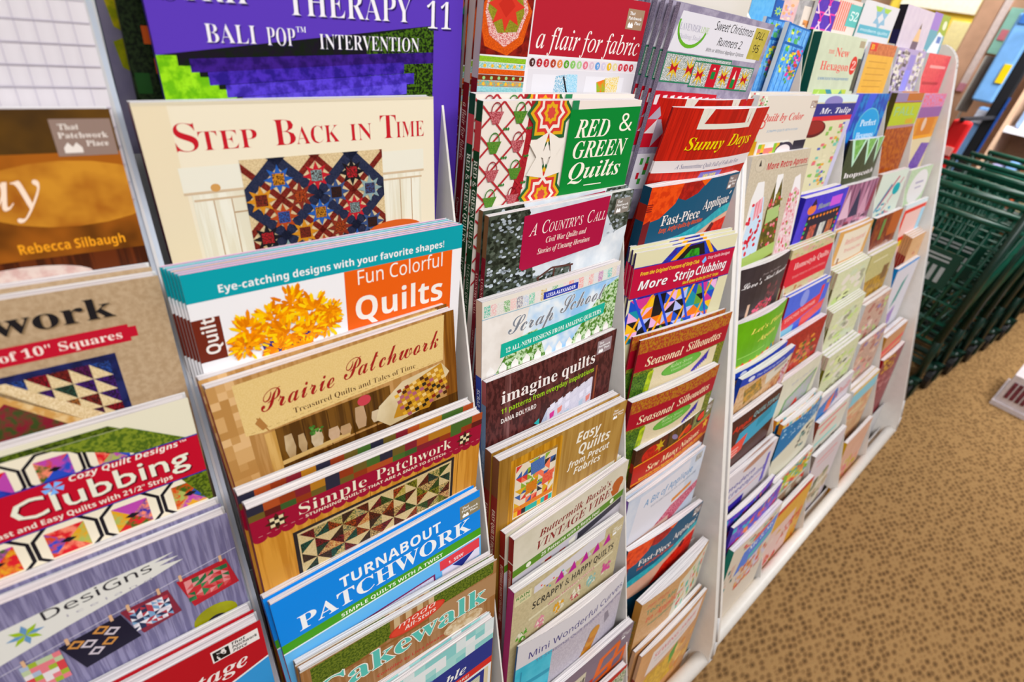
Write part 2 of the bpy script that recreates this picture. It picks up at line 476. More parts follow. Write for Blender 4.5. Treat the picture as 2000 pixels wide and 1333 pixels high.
# upper left corner of each front cover (height relative to the lens), width, yaw, roll, lean, free depth behind it
P = {
 'step':(0.051,0.421,-0.099,0.216,-1.1,1.7,6.0,0.018),
 'fun':(0.050,0.367,-0.192,0.222,-0.7,1.6,2.0,0.045),
 'prairie':(0.048,0.346,-0.272,0.211,0.5,3.0,9.0,0.019),
 'simple':(0.051,0.298,-0.354,0.216,-0.6,1.1,3.0,0.035),
 'turn':(0.052,0.279,-0.455,0.216,0.9,1.7,10.0,0.014),
 'cake':(0.061,0.252,-0.530,0.216,-1.5,-0.4,10.0,0.013),
 'rg':(0.309,0.403,-0.093,0.216,0.0,0.6,3.0,0.027),
 'country':(0.314,0.381,-0.191,0.218,1.2,1.4,3.0,0.017),
 'scrap':(0.303,0.361,-0.272,0.213,0.9,1.6,8.0,0.015),
 'imagine':(0.305,0.339,-0.360,0.214,1.2,1.5,8.5,0.010),
 'easy':(0.306,0.299,-0.443,0.216,-0.5,0.6,8.0,0.028),
 'butter':(0.317,0.261,-0.548,0.222,3.1,1.7,8.0,0.023),
 'scrappy':(0.308,0.234,-0.613,0.212,1.4,-1.0,9.0,0.017),
 'mini':(0.313,0.210,-0.706,0.216,-0.2,-1.3,9.0,0.009),
 'sunny':(0.566,0.388,-0.095,0.219,-0.0,-0.0,-4.0,0.020),
 'fast':(0.553,0.376,-0.183,0.213,2.4,0.5,2.0,0.018),
 'more':(0.542,0.363,-0.261,0.219,-3.2,0.0,8.0,0.010),
 'seasa':(0.560,0.329,-0.378,0.218,-2.7,-1.1,8.0,0.018),
 'seasb':(0.544,0.301,-0.460,0.212,-1.7,-0.4,7.0,0.016),
 'sewmany':(0.564,0.279,-0.545,0.218,2.7,1.1,8.0,0.012),
 'bit':(0.545,0.252,-0.618,0.212,1.9,1.3,8.0,0.017),
 'fastb':(0.553,0.226,-0.714,0.212,-0.6,-3.1,8.0,0.013),
 'teach':(0.563,0.174,-0.800,0.216,3.5,-1.5,8.5,0.040),
 'sewhome':(0.562,0.137,-0.902,0.216,2.7,-1.8,8.0,0.022),
 'sweet':(0.556,0.409,0.003,0.200,-0.8,-1.5,0.0,0.050),
 'aprons':(0.830,0.407,-0.171,0.218,2.6,0.0,12.0,0.010),
 'love':(0.813,0.356,-0.339,0.213,2.6,0.0,8.0,0.014),
 'lets':(0.827,0.329,-0.431,0.216,2.6,0.0,8.0,0.015),
 'bluebanner':(0.852,0.284,-0.524,0.222,2.6,0.0,6.0,0.033),
 'appli':(0.812,0.256,-0.588,0.212,2.6,0.0,8.0,0.019),
 'screen':(0.833,0.222,-0.714,0.216,2.6,0.0,8.0,0.017),
 'batik':(0.838,0.173,-0.802,0.216,2.6,0.0,8.0,0.037),
 'me':(0.834,0.151,-0.846,0.216,2.6,0.0,8.0,0.016),
 'qbc':(0.819,0.425,-0.089,0.216,2.6,0.0,6.0,0.058),
 'watermelon':(1.062,0.455,-0.092,0.216,2.6,0.0,6.0,0.014),
 'pktblue':(1.061,0.501,-0.002,0.216,2.6,0.0,9.0,0.050),
 'pktstar':(0.821,0.502,0.029,0.216,2.6,0.0,9.0,0.050),
 'hexagonpurple':(1.060,0.520,0.052,0.216,2.6,0.0,9.0,0.050),
 'coralset':(1.299,0.536,0.065,0.216,2.6,0.0,9.0,0.050),
 'whitebanner':(1.298,0.537,0.068,0.216,2.6,0.0,9.0,0.050),
 'pencil':(1.538,0.544,0.076,0.216,2.6,0.0,9.0,0.050),
 'bluepurple':(1.779,0.563,0.080,0.216,2.6,0.0,9.0,0.050),
 'newhex':(1.058,0.483,-0.000,0.216,2.6,0.0,9.0,0.029),
 'yellowred':(1.300,0.505,-0.003,0.216,2.6,0.0,9.0,0.020),
 'zebra':(1.539,0.522,-0.004,0.216,2.6,0.0,9.0,0.010),
 'coralred':(1.780,0.532,-0.005,0.216,2.6,0.0,9.0,0.017),
 'peacock':(1.288,0.474,-0.092,0.214,2.6,0.0,9.0,0.016),
 'lime':(1.542,0.482,-0.090,0.216,2.6,0.0,9.0,0.026),
 'orangepurple':(1.781,0.496,-0.092,0.216,2.6,0.0,9.0,0.022),
 'pennants':(1.301,0.448,-0.177,0.216,2.6,0.0,9.0,0.013),
 'hocus':(1.062,0.393,-0.256,0.216,2.6,0.0,7.0,0.044),
 'forest':(1.304,0.417,-0.263,0.216,2.6,0.0,9.0,0.018),
 'scissors':(1.543,0.429,-0.261,0.216,2.6,0.0,9.0,0.026),
 'oval':(1.784,0.437,-0.270,0.216,2.6,0.0,9.0,0.031),
 'brownorange':(1.545,0.394,-0.358,0.216,2.6,0.0,9.0,0.020),
 'whiteredyellow':(1.785,0.405,-0.356,0.216,2.6,0.0,9.0,0.018),
 'tancard':(1.304,0.384,-0.355,0.216,2.6,0.0,9.0,0.018),
 'humm':(1.047,0.369,-0.347,0.213,2.6,0.0,9.0,0.013),
 'tangold':(1.546,0.363,-0.445,0.216,2.6,0.0,9.0,0.018),
 'tanstack':(1.877,0.370,-0.451,0.227,2.6,0.0,9.0,0.025),
 'greena':(1.306,0.349,-0.439,0.216,2.6,0.0,9.0,0.022),
 'bluewhite':(1.788,0.343,-0.521,0.216,2.6,0.0,9.0,0.012),
 'bluered':(1.066,0.343,-0.440,0.216,2.6,0.0,9.0,0.012),
 'greenb':(1.308,0.318,-0.526,0.216,2.6,0.0,9.0,0.017),
 'florala':(1.549,0.318,-0.567,0.216,2.6,0.0,9.0,0.025),
 'xmas':(1.067,0.313,-0.523,0.216,2.6,0.0,9.0,0.017),
 'triangle':(1.068,0.281,-0.611,0.216,2.6,0.0,9.0,0.018),
 'snow':(1.070,0.239,-0.698,0.216,2.6,0.0,9.0,0.028),
 'greenc':(1.310,0.280,-0.629,0.216,2.6,0.0,9.0,0.022),
 'floralb':(1.552,0.282,-0.667,0.216,2.6,0.0,9.0,0.020),
 'tanred':(1.791,0.276,-0.716,0.216,2.6,0.0,9.0,0.037),
 'brownfloral':(1.793,0.251,-0.784,0.216,2.6,0.0,9.0,0.014),
 'blueorange':(1.313,0.249,-0.729,0.216,2.6,0.0,9.0,0.015),
 'pastel':(1.552,0.234,-0.799,0.216,2.6,0.0,9.0,0.027),
 'coralteal':(1.312,0.225,-0.794,0.216,2.6,0.0,9.0,0.013),
 'roses':(1.314,0.193,-0.884,0.216,2.6,0.0,9.0,0.018),
 'peach':(1.555,0.181,-0.948,0.216,2.6,0.0,9.0,0.030),
 'zigzag':(1.074,0.197,-0.842,0.216,2.6,0.0,9.0,0.018),
 'yellowb':(1.077,0.161,-0.915,0.216,2.6,0.0,9.0,0.025),
 'strip':(0.072,0.442,-0.023,0.235,0.3,1.5,2.0,0.050),
 'grid':(-0.174,0.439,-0.025,0.216,0.0,0.0,8.0,0.050),
 'brown':(-0.177,0.412,-0.100,0.216,0.0,0.0,8.0,0.017),
 'thwork':(-0.176,0.378,-0.195,0.216,0.0,0.0,8.0,0.021),
 'club':(-0.179,0.348,-0.276,0.216,0.0,0.0,8.0,0.018),
 'designs':(-0.175,0.315,-0.368,0.216,0.0,0.0,8.0,0.020),
 'cottage':(-0.173,0.279,-0.467,0.216,0.0,0.0,8.0,0.022),
 'table':(0.059,0.224,-0.609,0.210,0.0,0.0,8.0,0.015),
 'orangeart':(0.332,0.170,-0.823,0.216,0.0,0.0,8.0,0.021),
 'redlow':(0.315,0.144,-0.897,0.216,0.0,0.0,8.0,0.016),
 'flair':(0.320,0.432,-0.002,0.216,0.0,0.0,2.0,0.050)}
# ------------------------------------------------------------------ books
YS = dict(qbc=.62, watermelon=.5, love=.55, lets=.5, bluebanner=.6, appli=.6, screen=.6, batik=.6, me=.6, newhex=.52, aprons=.95)
for k_ in 'hexagonpurple coralset whitebanner pencil bluepurple yellowred zebra coralred peacock lime orangepurple pennants hocus forest scissors oval humm tancard brownorange whiteredyellow greena tangold tanstack bluered greenb florala bluewhite xmas greenc floralb tanred triangle snow blueorange brownfloral pastel coralteal roses peach zigzag yellowb pktblue pktb2 pktstar past0 grey0'.split():
    YS[k_] = .5
for k_ in ('roses', 'yellowb', 'peach'): YS[k_] = .75
def build_cover(name, A, backc, T):
    """front art, spine art, back board -> one mesh"""
    w, h = A.w, A.h
    V, F = A.V, A.F
    i = len(V); b = lin(backc)
    V += [(0, T, 0), (w, T, 0), (w, T, h), (0, T, h)]; F.append((i, i+1, i+2, i+3))
    A.ca.append(b); A.cb.append(b); A.tx.append((0, 0, 0))
    me = bpy.data.meshes.new(name)
    me.from_pydata(V, [], F)
    me.materials.append(M_PRINT)
    n = len(F)
    for nm, dat in (('ca', A.ca), ('cb', A.cb)):
        at = me.attributes.new(nm, 'FLOAT_COLOR', 'FACE')
        at.data.foreach_set('color', np.array(dat, dtype=np.float32).ravel())
    at = me.attributes.new('tx', 'FLOAT_VECTOR', 'FACE')
    at.data.foreach_set('vector', np.array(A.tx, dtype=np.float32).ravel())
    me.update()
    return me
def build_pages(A, T, mat, inset=.0003):
    w, h = A.w-.002, A.h-inset
    n = A.NS if A.bend else 2
    V, F = [], []
    for i in range(n+1):
        u = (w*i/n)/A.w; x = .0008+w*i/n*.995
        yf = .0003-A.bulge(min(1, u)); yb = T-.0003
        V += [(x, yf, h), (x, yb, h), (x, yf, .001), (x, yb, .001)]
    for i in range(n):
        a = 4*i; b = a+4
        F += [(a, b, b+1, a+1), (a+2, a+3, b+3, b+2), (a, a+2, b+2, b), (a+1, b+1, b+3, a+3)]
    F += [(0, 1, 3, 2), (4*n, 4*n+2, 4*n+3, 4*n+1)]
    return new_mesh('pages', V, F, [mat])
ORD = ['', 'second', 'third', 'fourth', 'fifth', 'sixth', 'seventh', 'eighth']
def book(key, label, art, T=6, n=1, bend=0, H=.279, spine=None, paper=None, back='#ddd', cat='magazine', name='quilting_magazine',
         group=None, dx=-.0015, dz=.003, gapb=.0008, short=None, dy=0, leans=0, ddx=0, w=None, pose=None, papers=None):
    q = pose or P[key]
    x, y, z, wd, yaw, roll, lean = q[:7]
    room = P[key][7] if key in P else .05
    if key in P and key != 'fun': T = T*1.4
    if n*(T/1000+gapb)+n*bend*.0008 > room:
        T = max(2.5, ((room-.0004)/n-gapb-bend*.0008)*1000)
        if n*(T/1000+gapb)+n*bend*.0008 > room:
            n_ok = 1
    if w: wd = w
    x += ddx; y += dy
    T = T/1000.0; bend = bend/1000.0
    A = Art(wd, H, bend, T, YS.get(key, 1.0))
    art(A)
    A.face = 'spine'; A.ys = 1.0; A.H = H/A.k
    if spine: spine(A)
    else:
        A.R(0, 0, A.H, T/A.k, back)
    cover = build_cover('cover', A, back, T)
    pages = build_pages(A, T, paper or M_PAPER)
    flat = None
    ya, ro, le = map(math.radians, (yaw, roll, lean))
    ux = Vector((math.cos(ya)*math.cos(ro), math.sin(ya)*math.cos(ro), math.sin(ro)))
    for i in range(n):
        l2 = le+math.radians(leans)*i
        uz = Vector((0, math.sin(l2), math.cos(l2))); uz = (uz-ux*ux.dot(uz)).normalized()
        uy = uz.cross(ux)
        top = Vector((x, y, z+CZ))+uy*((T+gapb)*i)+ux*(dx*i)+uz*(dz*i)
        if i and bend and flat is None:
            pass
        base = top-uz*H
        Mx = Matrix((ux, uy, uz)).transposed().to_4x4(); Mx.translation = base
        lb = label if i == 0 else '%s copy from the front of %s' % (ORD[i], short or label)
        e = thing(name, lb, cat, group=group or (('copies of '+(short or label)) if n > 1 else None))
        e.matrix_world = Mx
        obj('cover', cover, e)
        pg = pages
        if papers and i: pg = pages.copy(); pg.materials[0] = papers[i % len(papers)]
        obj('pages', pg, e)
        if i and bend:
            e.matrix_world = Matrix.Translation(uy*bend*i*.8)@Mx
def sp(c, t=None, tc='#fff', st='s', s0=10, h=.55, top=None, toph=18, foot=None, t2=None, s2=70, c2=None, band=None):
    def f(A):
        th = A.T/A.k
        A.R(0, 0, A.H, th, c)
        if top: A.R(0, 0, toph, th, top)
        if band: A.R(band[0], 0, band[1], th, band[2])
        if t: A.Tx(t, s0, th*(.5+h*.5), th*h, None, st, tc, asp=1)
        if t2: A.Tx(t2, s2, th*(.5+h*.36), th*h*.72, None, 'I', c2 or tc)
    return f
# ------------------------------------------------------------------ cover artwork: first rack
MAR = '#8f1c2c'
def ginkgo(A):
    A.R(0, 0, 100, A.H, '#8d8698', '#7d7690', SOFT)
    for i in range(5): A.P([(2, 6+i*11), (9, 3+i*11), (12, 10+i*11), (8, 16+i*11), (3, 13+i*11)], ['#c9c31f', '#b9b520', '#d9a93a', '#bfae28', '#a9a622'][i], '#8d9420', BAT)
    A.R(17, 0, 19, A.H, '#1d5f63')
def forestbook(A):
    A.R(0, 0, 100, A.H, '#1f2a17', '#0c120a', FOL); A.R(0, 0, 100, 14, '#a9d6bd'); A.R(0, 14, 100, 22, '#1a1712')
    A.bits(0, 24, 30, 100, ['#2e6a1e', '#7a5a22', '#a34c22', '#1c3d1a', '#6b8c2c'], 50, 5, 6, 3)
def strip(A):
    A.R(0, 0, 100, A.H, '#5a3cab')
    A.P([(0, 22), (88, 11), (88, 80), (0, 80)], '#1a1420', '#141d10', BAT)
    A.P([(62, 15), (88, 11), (88, 60), (62, 60)], '#121b0c', '#48681c', FOL)
    st = [(5, 22), (10, 22), (10, 24.6), (14, 24.6), (14, 27.5), (19, 27.5), (19, 31), (23, 31), (23, 34), (26, 34)]
    A.P([(0, 22), (5, 22), (5, 60), (0, 60)], '#9fd82c', '#6fb01c', BAT)
    for i, (a, b) in enumerate([(5, 24.6), (9.5, 27.5), (14, 30.8), (18.5, 34), (23, 38)]):
        A.R(a, b, a+5, 60, ['#a4dc30', '#93ce26'][i % 2], '#6fb01c', BAT)
    cols = ['#3c1f7c', '#4a2fa8', '#5a42c4', '#6a55d2', '#5038b8', '#7a68da']
    for i in range(6):
        y = 23.2+i*3.4-1.6
        x0 = 8+i*4.2; x1 = (88, 76, 80, 77, 72, 68)[i]
        A.P([(x0, y+1.2), (x1, y-2.2), (x1, y+1.3), (x0, y+4.7)], cols[i], ['#261258', '#2a1a78', '#3a2890', '#4636a8', '#33238a', '#5a48ba'][i], BAT)
    A.Tx('Strip Therapy'.upper()[:5], 4, 8.6, 8, 28, 's', '#f2eef4', shadow='#2a1c55')
    A.Tx('THERAPY', 37, 10.6, 7.4, 79, 's', '#f2eef4', shadow='#2a1c55'); A.Tx('11', 85, 12, 8, 95, 's', '#f2eef4', shadow='#2a1c55')
    A.Tx('BALI', 13.3, 18.6, 4.7, 27, 's', '#f2eef4', shadow='#2a1c55'); A.Tx('POP', 30, 18.8, 4.7, 38.5, 's', '#f2eef4', shadow='#2a1c55')
    A.Tx('TM', 39, 15, 1.5, 42, 's', '#fff'); A.Tx('INTERVENTION', 46, 19.4, 4.2, 82, 's', '#f2eef4', shadow='#201640')
def starblock(A, cx, cy, r, c, cc):
    A.star(cx, cy, r, c, None, 8, .52, PI/8*0); A.P([(cx-r*.4, cy-r*.4), (cx+r*.4, cy-r*.4), (cx+r*.4, cy+r*.4), (cx-r*.4, cy+r*.4)], cc, '#2a1a14', FINE)
def step(A):
    A.R(0, 0, 100, A.H, '#e9dfc8'); A.R(0, 0, 9, A.H, '#e4d6b8'); A.R(0, 0, 100, .9, '#d8cdb4')
    A.Tx('S', 9, 14.3, 8.2, 15.4, 's', '#b3202c'); A.Tx('TEP', 15.6, 14.3, 5.7, 33, 's', '#b3202c')
    A.Tx('B', 38.5, 14.3, 8.2, 45.5, 's', '#b3202c'); A.Tx('ACK', 45.6, 14.3, 5.7, 61, 's', '#b3202c')
    A.Tx('IN', 65, 14.3, 5.7, 73.5, 's', '#b3202c'); A.Tx('T', 77, 14.3, 8.2, 83.5, 's', '#b3202c'); A.Tx('IME', 83.5, 14.3, 5.7, 95.5, 's', '#b3202c')
    A.R(8, 19, 95, 27.5, '#e6e2d2'); A.R(8, 26.8, 95, 27.6, '#cdb79a'); A.R(10, 27.8, 93.5, A.H, '#eae6d6', '#dfd8c2', WOOD)
    for x in (16, 21.5, 84, 89): A.R(x, 30, x+.35, A.H, '#b79c7c')
    A.R(10.5, 29.3, 94, 30, '#c9b294'); A.R(21.5, 34.5, 34, 35, '#b79c7c'); A.E(17.5, 26, 1.5, 1.3, '#c99a5e')
    x0, y0, x1, y1 = 26, 18, 77, 62
    q = Art.clipbox = (x0, y0, x1, y1)
    A.R(x0, y0, x1, y1, '#dcc8a0', '#c8b088', FINE)
    S = 12.6; nav = '#2e3247'; rust = '#7c2f24'
    def inb(pts):
        p = clipx(clipx(pts, x0, 1), x1, -1); p = clipy(clipy(p, y0, 1), y1, -1)
        return p
    lay = A.layer((x0, y0, x1, y1))
    def band(cx, cy, dx, dy, Lg, w, c):
        d = math.hypot(dx, dy); ux, uy = dx/d, dy/d; nx, ny = -uy*w/2, ux*w/2
        p = inb([(cx-ux*Lg+nx, cy-uy*Lg+ny), (cx+ux*Lg+nx, cy+uy*Lg+ny), (cx+ux*Lg-nx, cy+uy*Lg-ny), (cx-ux*Lg-nx, cy-uy*Lg-ny)])
        if len(p) > 2: A.add([p], c, {nav: '#20263c', rust: '#5e1c18'}[c], FINE, lay=lay+(2 if c == nav else 1))
    S = 13.4
    for i in range(-5, 7):
        c = nav if i % 2 == 0 else rust; w = 3.6 if c == nav else 2.1
        band(51+i*S, 32, 1, 1, 60, w, c); band(51+i*S, 32, 1, -1, 60, w, c)
    cs = ['#2d5aa0', '#b02430', '#1c1a1e', '#c98a2c', '#7a3024', '#3b4f78', '#8aa0a0', '#a84a24']
    k = 0; A.boxes.append((x0, y0, x1, y1, lay+3, 'front'))
    r_ = random.Random(4)
    for q_ in range(-3, 5):
        for p_ in range(-4, 5):
            if (p_+q_) % 2 == 0: continue
            cx = 51+S/2*p_; cy = 32+S/2*q_
            if x0+4.4 < cx < x1-4 and y0+3.6 < cy < y1-4:
                c = cs[k % 8]; k += 1
                A.star(cx, cy, 5.1, c, None, 8, .5, 0); A.P([(cx-2, cy-2), (cx+2, cy-2), (cx+2, cy+2), (cx-2, cy+2)], cs[(k*3) % 8], '#3a2018', FINE)
    A.E(81, 50, 12, 4, '#c9622a')
def fun(A):
    A.R(0, 0, 100, A.H, '#f3f1f3'); A.R(0, 0, 100, 10, '#139ba6')
    A.Tx('Eye-catching designs with your favorite shapes!', 9.5, 8.1, 2.7, 91.5, 'B', '#f5f5f5')
    A.R(50, 10, 95.5, 37, '#e0651f')
    A.Tx('Fun Colorful', 55, 16.3, 5.8, 91, 'N', '#f5eee8'); A.Tx('Quilts', 53.5, 31.5, 10, 91.5, 'B', '#f5eee8')
    A.R(0, 16, 8.2, 32, '#6d2c1e'); A.Tx('Quilt', 6.6, 29.5, 4.2, None, 'B', '#f5eee8', rot=-PI/2, asp=.95)
    A.P([(19, 30), (36, 30), (35, 41.5), (21, 41.5)], '#33348f', '#2a2a78', BAT)
    r = random.Random(2)
    pal = ['#f6b800', '#f0a000', '#e58a06', '#ffcc14', '#d97c08', '#f9d022']
    for (cx, cy, R) in [(31, 18, 8), (16, 25, 8.5), (24, 22, 8), (38, 22, 8.5), (42, 28, 7.5), (35, 30, 7.5), (28, 29, 8), (24, 34, 6.5), (14, 30, 6), (33, 36, 5), (44, 24, 5.5)]:
        lay = A.layer((cx-R, cy-R, cx+R, cy+R))
        for k in range(74):
            a = r.uniform(0, 2*PI); d0 = R*r.uniform(0, .62); L_ = R*r.uniform(.3, .5); w = R*.07
            x = cx+d0*math.cos(a); y = cy+d0*math.sin(a); ux, uy = math.cos(a), math.sin(a)
            c = pal[r.randrange(6)] if d0 > R*.25 else pal[r.choice([1, 2, 4])]
            A.add([[(x-uy*w, y+ux*w), (x+ux*L_*.7-uy*w, y+uy*L_*.7+ux*w), (x+ux*L_, y+uy*L_), (x+ux*L_*.7+uy*w, y+uy*L_*.7-ux*w), (x+uy*w, y-ux*w)]], c, lay=lay+1-k/90)
        A.boxes.append((cx-R, cy-R, cx+R, cy+R, lay+1, 'front'))
    for k in range(7):
        a = r.uniform(.3, 2.6); A.P([(27+k*1.2, 34), (28.4+k*1.2, 34), (26+k*2+2*math.cos(a), 38.5+r.random()*3)], '#e89a10')
def prairie(A):
    A.R(0, 0, 100, A.H, '#b98f5c', '#a77c48', WOOD)
    A.patch(0, 0, 9, 70, 3, 22, ['#c9a06c', '#bb905a', '#d6b080', '#b0844e'], 3)
    A.R(94, 0, 100, A.H, '#8a5a22', '#6d4216', WOOD)
    A.P([(8, 2), (95, 1), (93, 23), (14, 25), (8, 24)], '#dfc48c', '#d8ba7c', FINE)
    for i in range(28): A.R(10+i*3, 23.4-i*.04, 11.4+i*3, 23.6-i*.04, '#b4935a')
    A.Tx('Prairie', 15, 16.5, 8.5, 43, 'C', '#94211f', sh=.12); A.Tx('Patchwork', 47, 15.5, 8.5, 91, 'C', '#94211f', sh=.12)
    A.Tx('Treasured Quilts and Tales of Time', 26, 21.8, 2.4, 79, 's', '#5a3a20')
    A.P([(12, 20), (14, 18), (16, 23), (14, 24)], '#a87844'); A.L(13, 18, 16, 25, .5, '#a87844')
    A.R(14, 26, 18, A.H, '#cfa869', '#b98f4c', WOOD); A.R(18, 25.5, 66, 42, '#6d4a1c', '#4e3210', WOOD)
    for x in (28, 38, 48, 58): A.R(x, 26, x+.3, A.H, '#3c240c')
    A.P([(18, 41), (46, 40), (46, 42), (18, 43)], '#cfae74'); A.R(18, 43, 100, A.H, '#5c3c14', '#46290c', WOOD)
    for x, w, h, c in [(20, 4, 11, '#cbb592'), (25, 3.4, 9, '#c0a680'), (30, 5, 8, '#d9c9ae'), (37, 5, 6, '#d9b9a0'), (42, 5, 5, '#c9a07c'), (49, 5, 11, '#b99878'), (56, 4, 6, '#cdb89a')]:
        A.P([(x+.6, 41-h), (x+w-.6, 41-h), (x+w, 40-h*.3), (x+w-.8, 40.8), (x+.8, 40.8), (x, 40-h*.3)], c, '#a98c66', SOFT)
    A.bits(30, 30, 36, 35, ['#3e6a2a', '#5a8a3a'], 16, 1.6, 1.6, 5, 'o'); A.E(54, 28, 3, 2.5, '#b9434c')
    A.P([(58, 40), (60, 34), (72, 26), (92, 24), (96, 30), (84, 44), (64, 46)], '#d9c7a4', '#c9b48c', SOFT)
    A.P([(66, 43), (72, 30), (92, 24), (94, 34), (84, 45)], '#b8862c')
    r = random.Random(3)
    for i in range(13):
        for j in range(9):
            x = 67+i*1.9+j*.5; y = 30+j*1.7-i*.35
            if (i+j) % 2: A.add([[(x, y), (x+1.9, y-.35), (x+2.4, y+1.3), (x+.5, y+1.7)]], r.choice(['#4a2a12', '#d7a83c', '#7c2c1c', '#e0c080', '#a35c6a', '#2c2418']), lay=A.boxes[-1][4]+1)
def simple(A):
    A.R(0, 0, 100, A.H, '#d59b45', '#c08432', WOOD)
    for x in (22, 45, 67, 88): A.R(x, 17, x+.4, A.H, '#a06a24')
    A.patch(0, 0, 100, 8, 18, 2, ['#7c2430', '#3c5a2e', '#a8502a', '#2b2a3a', '#b07a2a', '#5a1f1c', '#48662e', '#8c3a1e', '#6a5a2a'], 3)
    A.R(0, 7, 100, 17, '#951234')
    for i in range(20): A.E(2.5+i*5, 17, 2.5, 2, '#951234', n=12)
    for i in range(34): A.R(2+i*2.9, 15.6, 3.5+i*2.9, 15.8, '#d8a0a0')
    A.Tx('Simple', 17, 13.6, 5.6, 44, 's', '#f2ead4'); A.Tx('Patchwork', 48, 13.4, 5.6, 84, 's', '#f2ead4')
    A.Tx('STUNNING QUILTS THAT ARE A SNAP TO STITCH', 19, 16.2, 1.6, 81, 'B', '#efe0cc')
    for cx in (9, 91):
        A.star(cx, 11.5, 4.4, '#4a2418', None, 8, .6)
        for i in range(3):
            for j in range(3): A.R(cx-2.4+i*1.6, 9+j*1.6, cx-.8+i*1.6, 10.6+j*1.6, '#e8d8b0' if (i+j) % 2 == 0 else '#241c18')
    A.P([(13.5, 21.5), (86, 20), (86, 60), (13.5, 60)], '#2a2426'); A.P([(15, 23), (84.6, 21.5), (84.6, 60), (15, 60)], '#dcc89c', '#cdb684', FINE)
    pal = ['#7c2028', '#3f5c2a', '#1f5a4c', '#a84a20', '#8c8a2a', '#4a3328', '#6a2c1c', '#2c4a3c']
    r = random.Random(5); lay = A.layer((15, 22, 84, 60)); n = 12; d = 5.7
    for i in range(n):
        for j in range(6):
            x = 15.6+i*d; y = 24+j*d-i*.12; o = ((i % 2)+2*(j % 2)) if (i//2+j//2) % 2 == 0 else (3-(i % 2)-2*(j % 2))
            o = [0, 1, 3, 2][o]; q = [(x, y), (x+d, y), (x+d, y+d), (x, y+d)]; q = q[o:]+q[:o]
            c = pal[((i//2)*3+(j//2)*5+(o % 2)*2) % 8]
            A.add([[q[0], q[1], q[2]]], c, '#1c140c', FINE, lay=lay)
            if r.random() < .45: A.add([[q[0], q[2], q[3]]], pal[r.randrange(8)], '#d8b878', FINE, lay=lay)
def turn(A):
    A.R(0, 0, 100, A.H, '#1283d6'); A.R(0, 28, 100, A.H, '#6db6e6')
    A.Tx('TURNABOUT', 27, 12.3, 6, 77, 'B', '#f4f6f8'); A.Tx('PATCHWORK', 8, 22.6, 8.3, 94, 'S', '#f4f6f8')
    A.R(0, 25, 100, 30, '#4c9a26'); A.R(0, 30, 100, 30.8, '#e8eef0')
    A.Tx('SIMPLE QUILTS WITH A TWIST', 25, 29, 2.2, 77, 'B', '#eef4e6')
    A.tpp(88, 4.5, 12, '#8e8266')
    A.P([(3, 39), (72, 38), (72, 80), (3, 80)], '#7a2a5a'); A.P([(4, 40), (71, 39), (71, 80), (4, 80)], '#e8e4ee', '#c9c6dc', FINE)
    A.P([(75, 32), (99, 31.5), (99, 38), (75, 38.5)], '#d8454e'); A.Tx('1. SEW', 80, 37, 2, 89, 'B', '#f4e8e8')
    A.P([(76, 39), (99, 38), (99, 44), (76, 44)], '#e6e2f0'); A.P([(82, 39), (96, 38), (88, 44)], '#26307c')
def cake(A):
    A.R(0, 0, 100, A.H, '#a47c56', '#94693f', WOOD)
    A.P([(4, 2), (40, 1), (40, 12), (4, 17)], '#6d7a2c', '#3f5218', FOL); A.P([(62, 0), (98, 0), (98, 9), (62, 10)], '#6d7a2c', '#3f5218', FOL)
    for x in (42, 48, 54, 60): A.R(x, 0, x+3, 13, '#c9b08a')
    A.R(0, 14, 100, 15.5, '#8a5f35'); A.R(60, 10, 100, 26, '#a98560'); A.R(0, 0, 100, 1, '#d0ccc4')
    A.E(54, 9.5, 15, 4.6, '#c23a2c', rot=-.1); A.E(54, 9.5, 14, 4, None or '#cf4a38', rot=-.1)
    A.Tx('moda', 44, 9, 3.2, 64, 'o', '#f0ddd4', rot=-.08); A.Tx('All-Stars', 47, 12.4, 2.6, 64, 'O', '#f0ddd4', rot=-.08)
    for dx, dy, c in ((-.6, 0, '#f0ece2'), (.6, 0, '#f0ece2'), (0, .6, '#f0ece2'), (0, -.6, '#f0ece2'), (0, 0, '#5fb9ae')):
        A.Tx('Cakewalk', 4+dx, 26+dy, 12, 94+dx, 'S', c)
    A.Tx('Compiled by Lissa Alexander', 32, 33.5, 2.1, 72, 'B', '#b0382c')
    A.E(30, 50, 18, 10, '#d9b184', '#c09060', BAT); A.E(80, 32, 12, 5, '#d8c6a8', '#b89a70', BAT)
    for k in range(12): A.bits(20, 44, 90, 70, ['#cfa878', '#e6d0a8', '#8fb8a8', '#a8643c'], 3, 6, 5, k)
def table(A):
    A.R(0, 0, 100, A.H, '#e8ecec'); A.patch(0, 0, 100, 18, 16, 4, ['#e8ecec', '#8fcbc9', '#dfe8e8', '#a8d8d4'], 8)
    A.R(0, 18, 100, 34, '#26347f'); A.R(0, 34, 100, 40, '#c8322c')
    A.E(44, 20, 17, 6, '#5a6fb8'); A.Tx('moda', 34, 21, 4, 56, 'o', '#dfe6f4'); A.Tx('Stars', 38, 25, 3, 54, 'O', '#dfe6f4')
    A.Tx('Set the Table', 18, 31.5, 7, 82, 'J', '#f2f2ee'); A.Tx('RUNNERS, TOPPERS, AND MORE!', 28, 38.4, 2.4, 84, 'B', '#f6e8e0')
    A.R(2, 42, 98, A.H, '#dccfae'); A.R(70, 42, 95, 70, '#26347f'); A.R(73, 45, 92, 70, '#e8dcc0', '#9fb8a8', FINE)
    A.bits(4, 44, 68, 80, ['#c8d0b0', '#e8dcc0', '#8fb0a8', '#d8b890'], 50, 7, 6, 5)
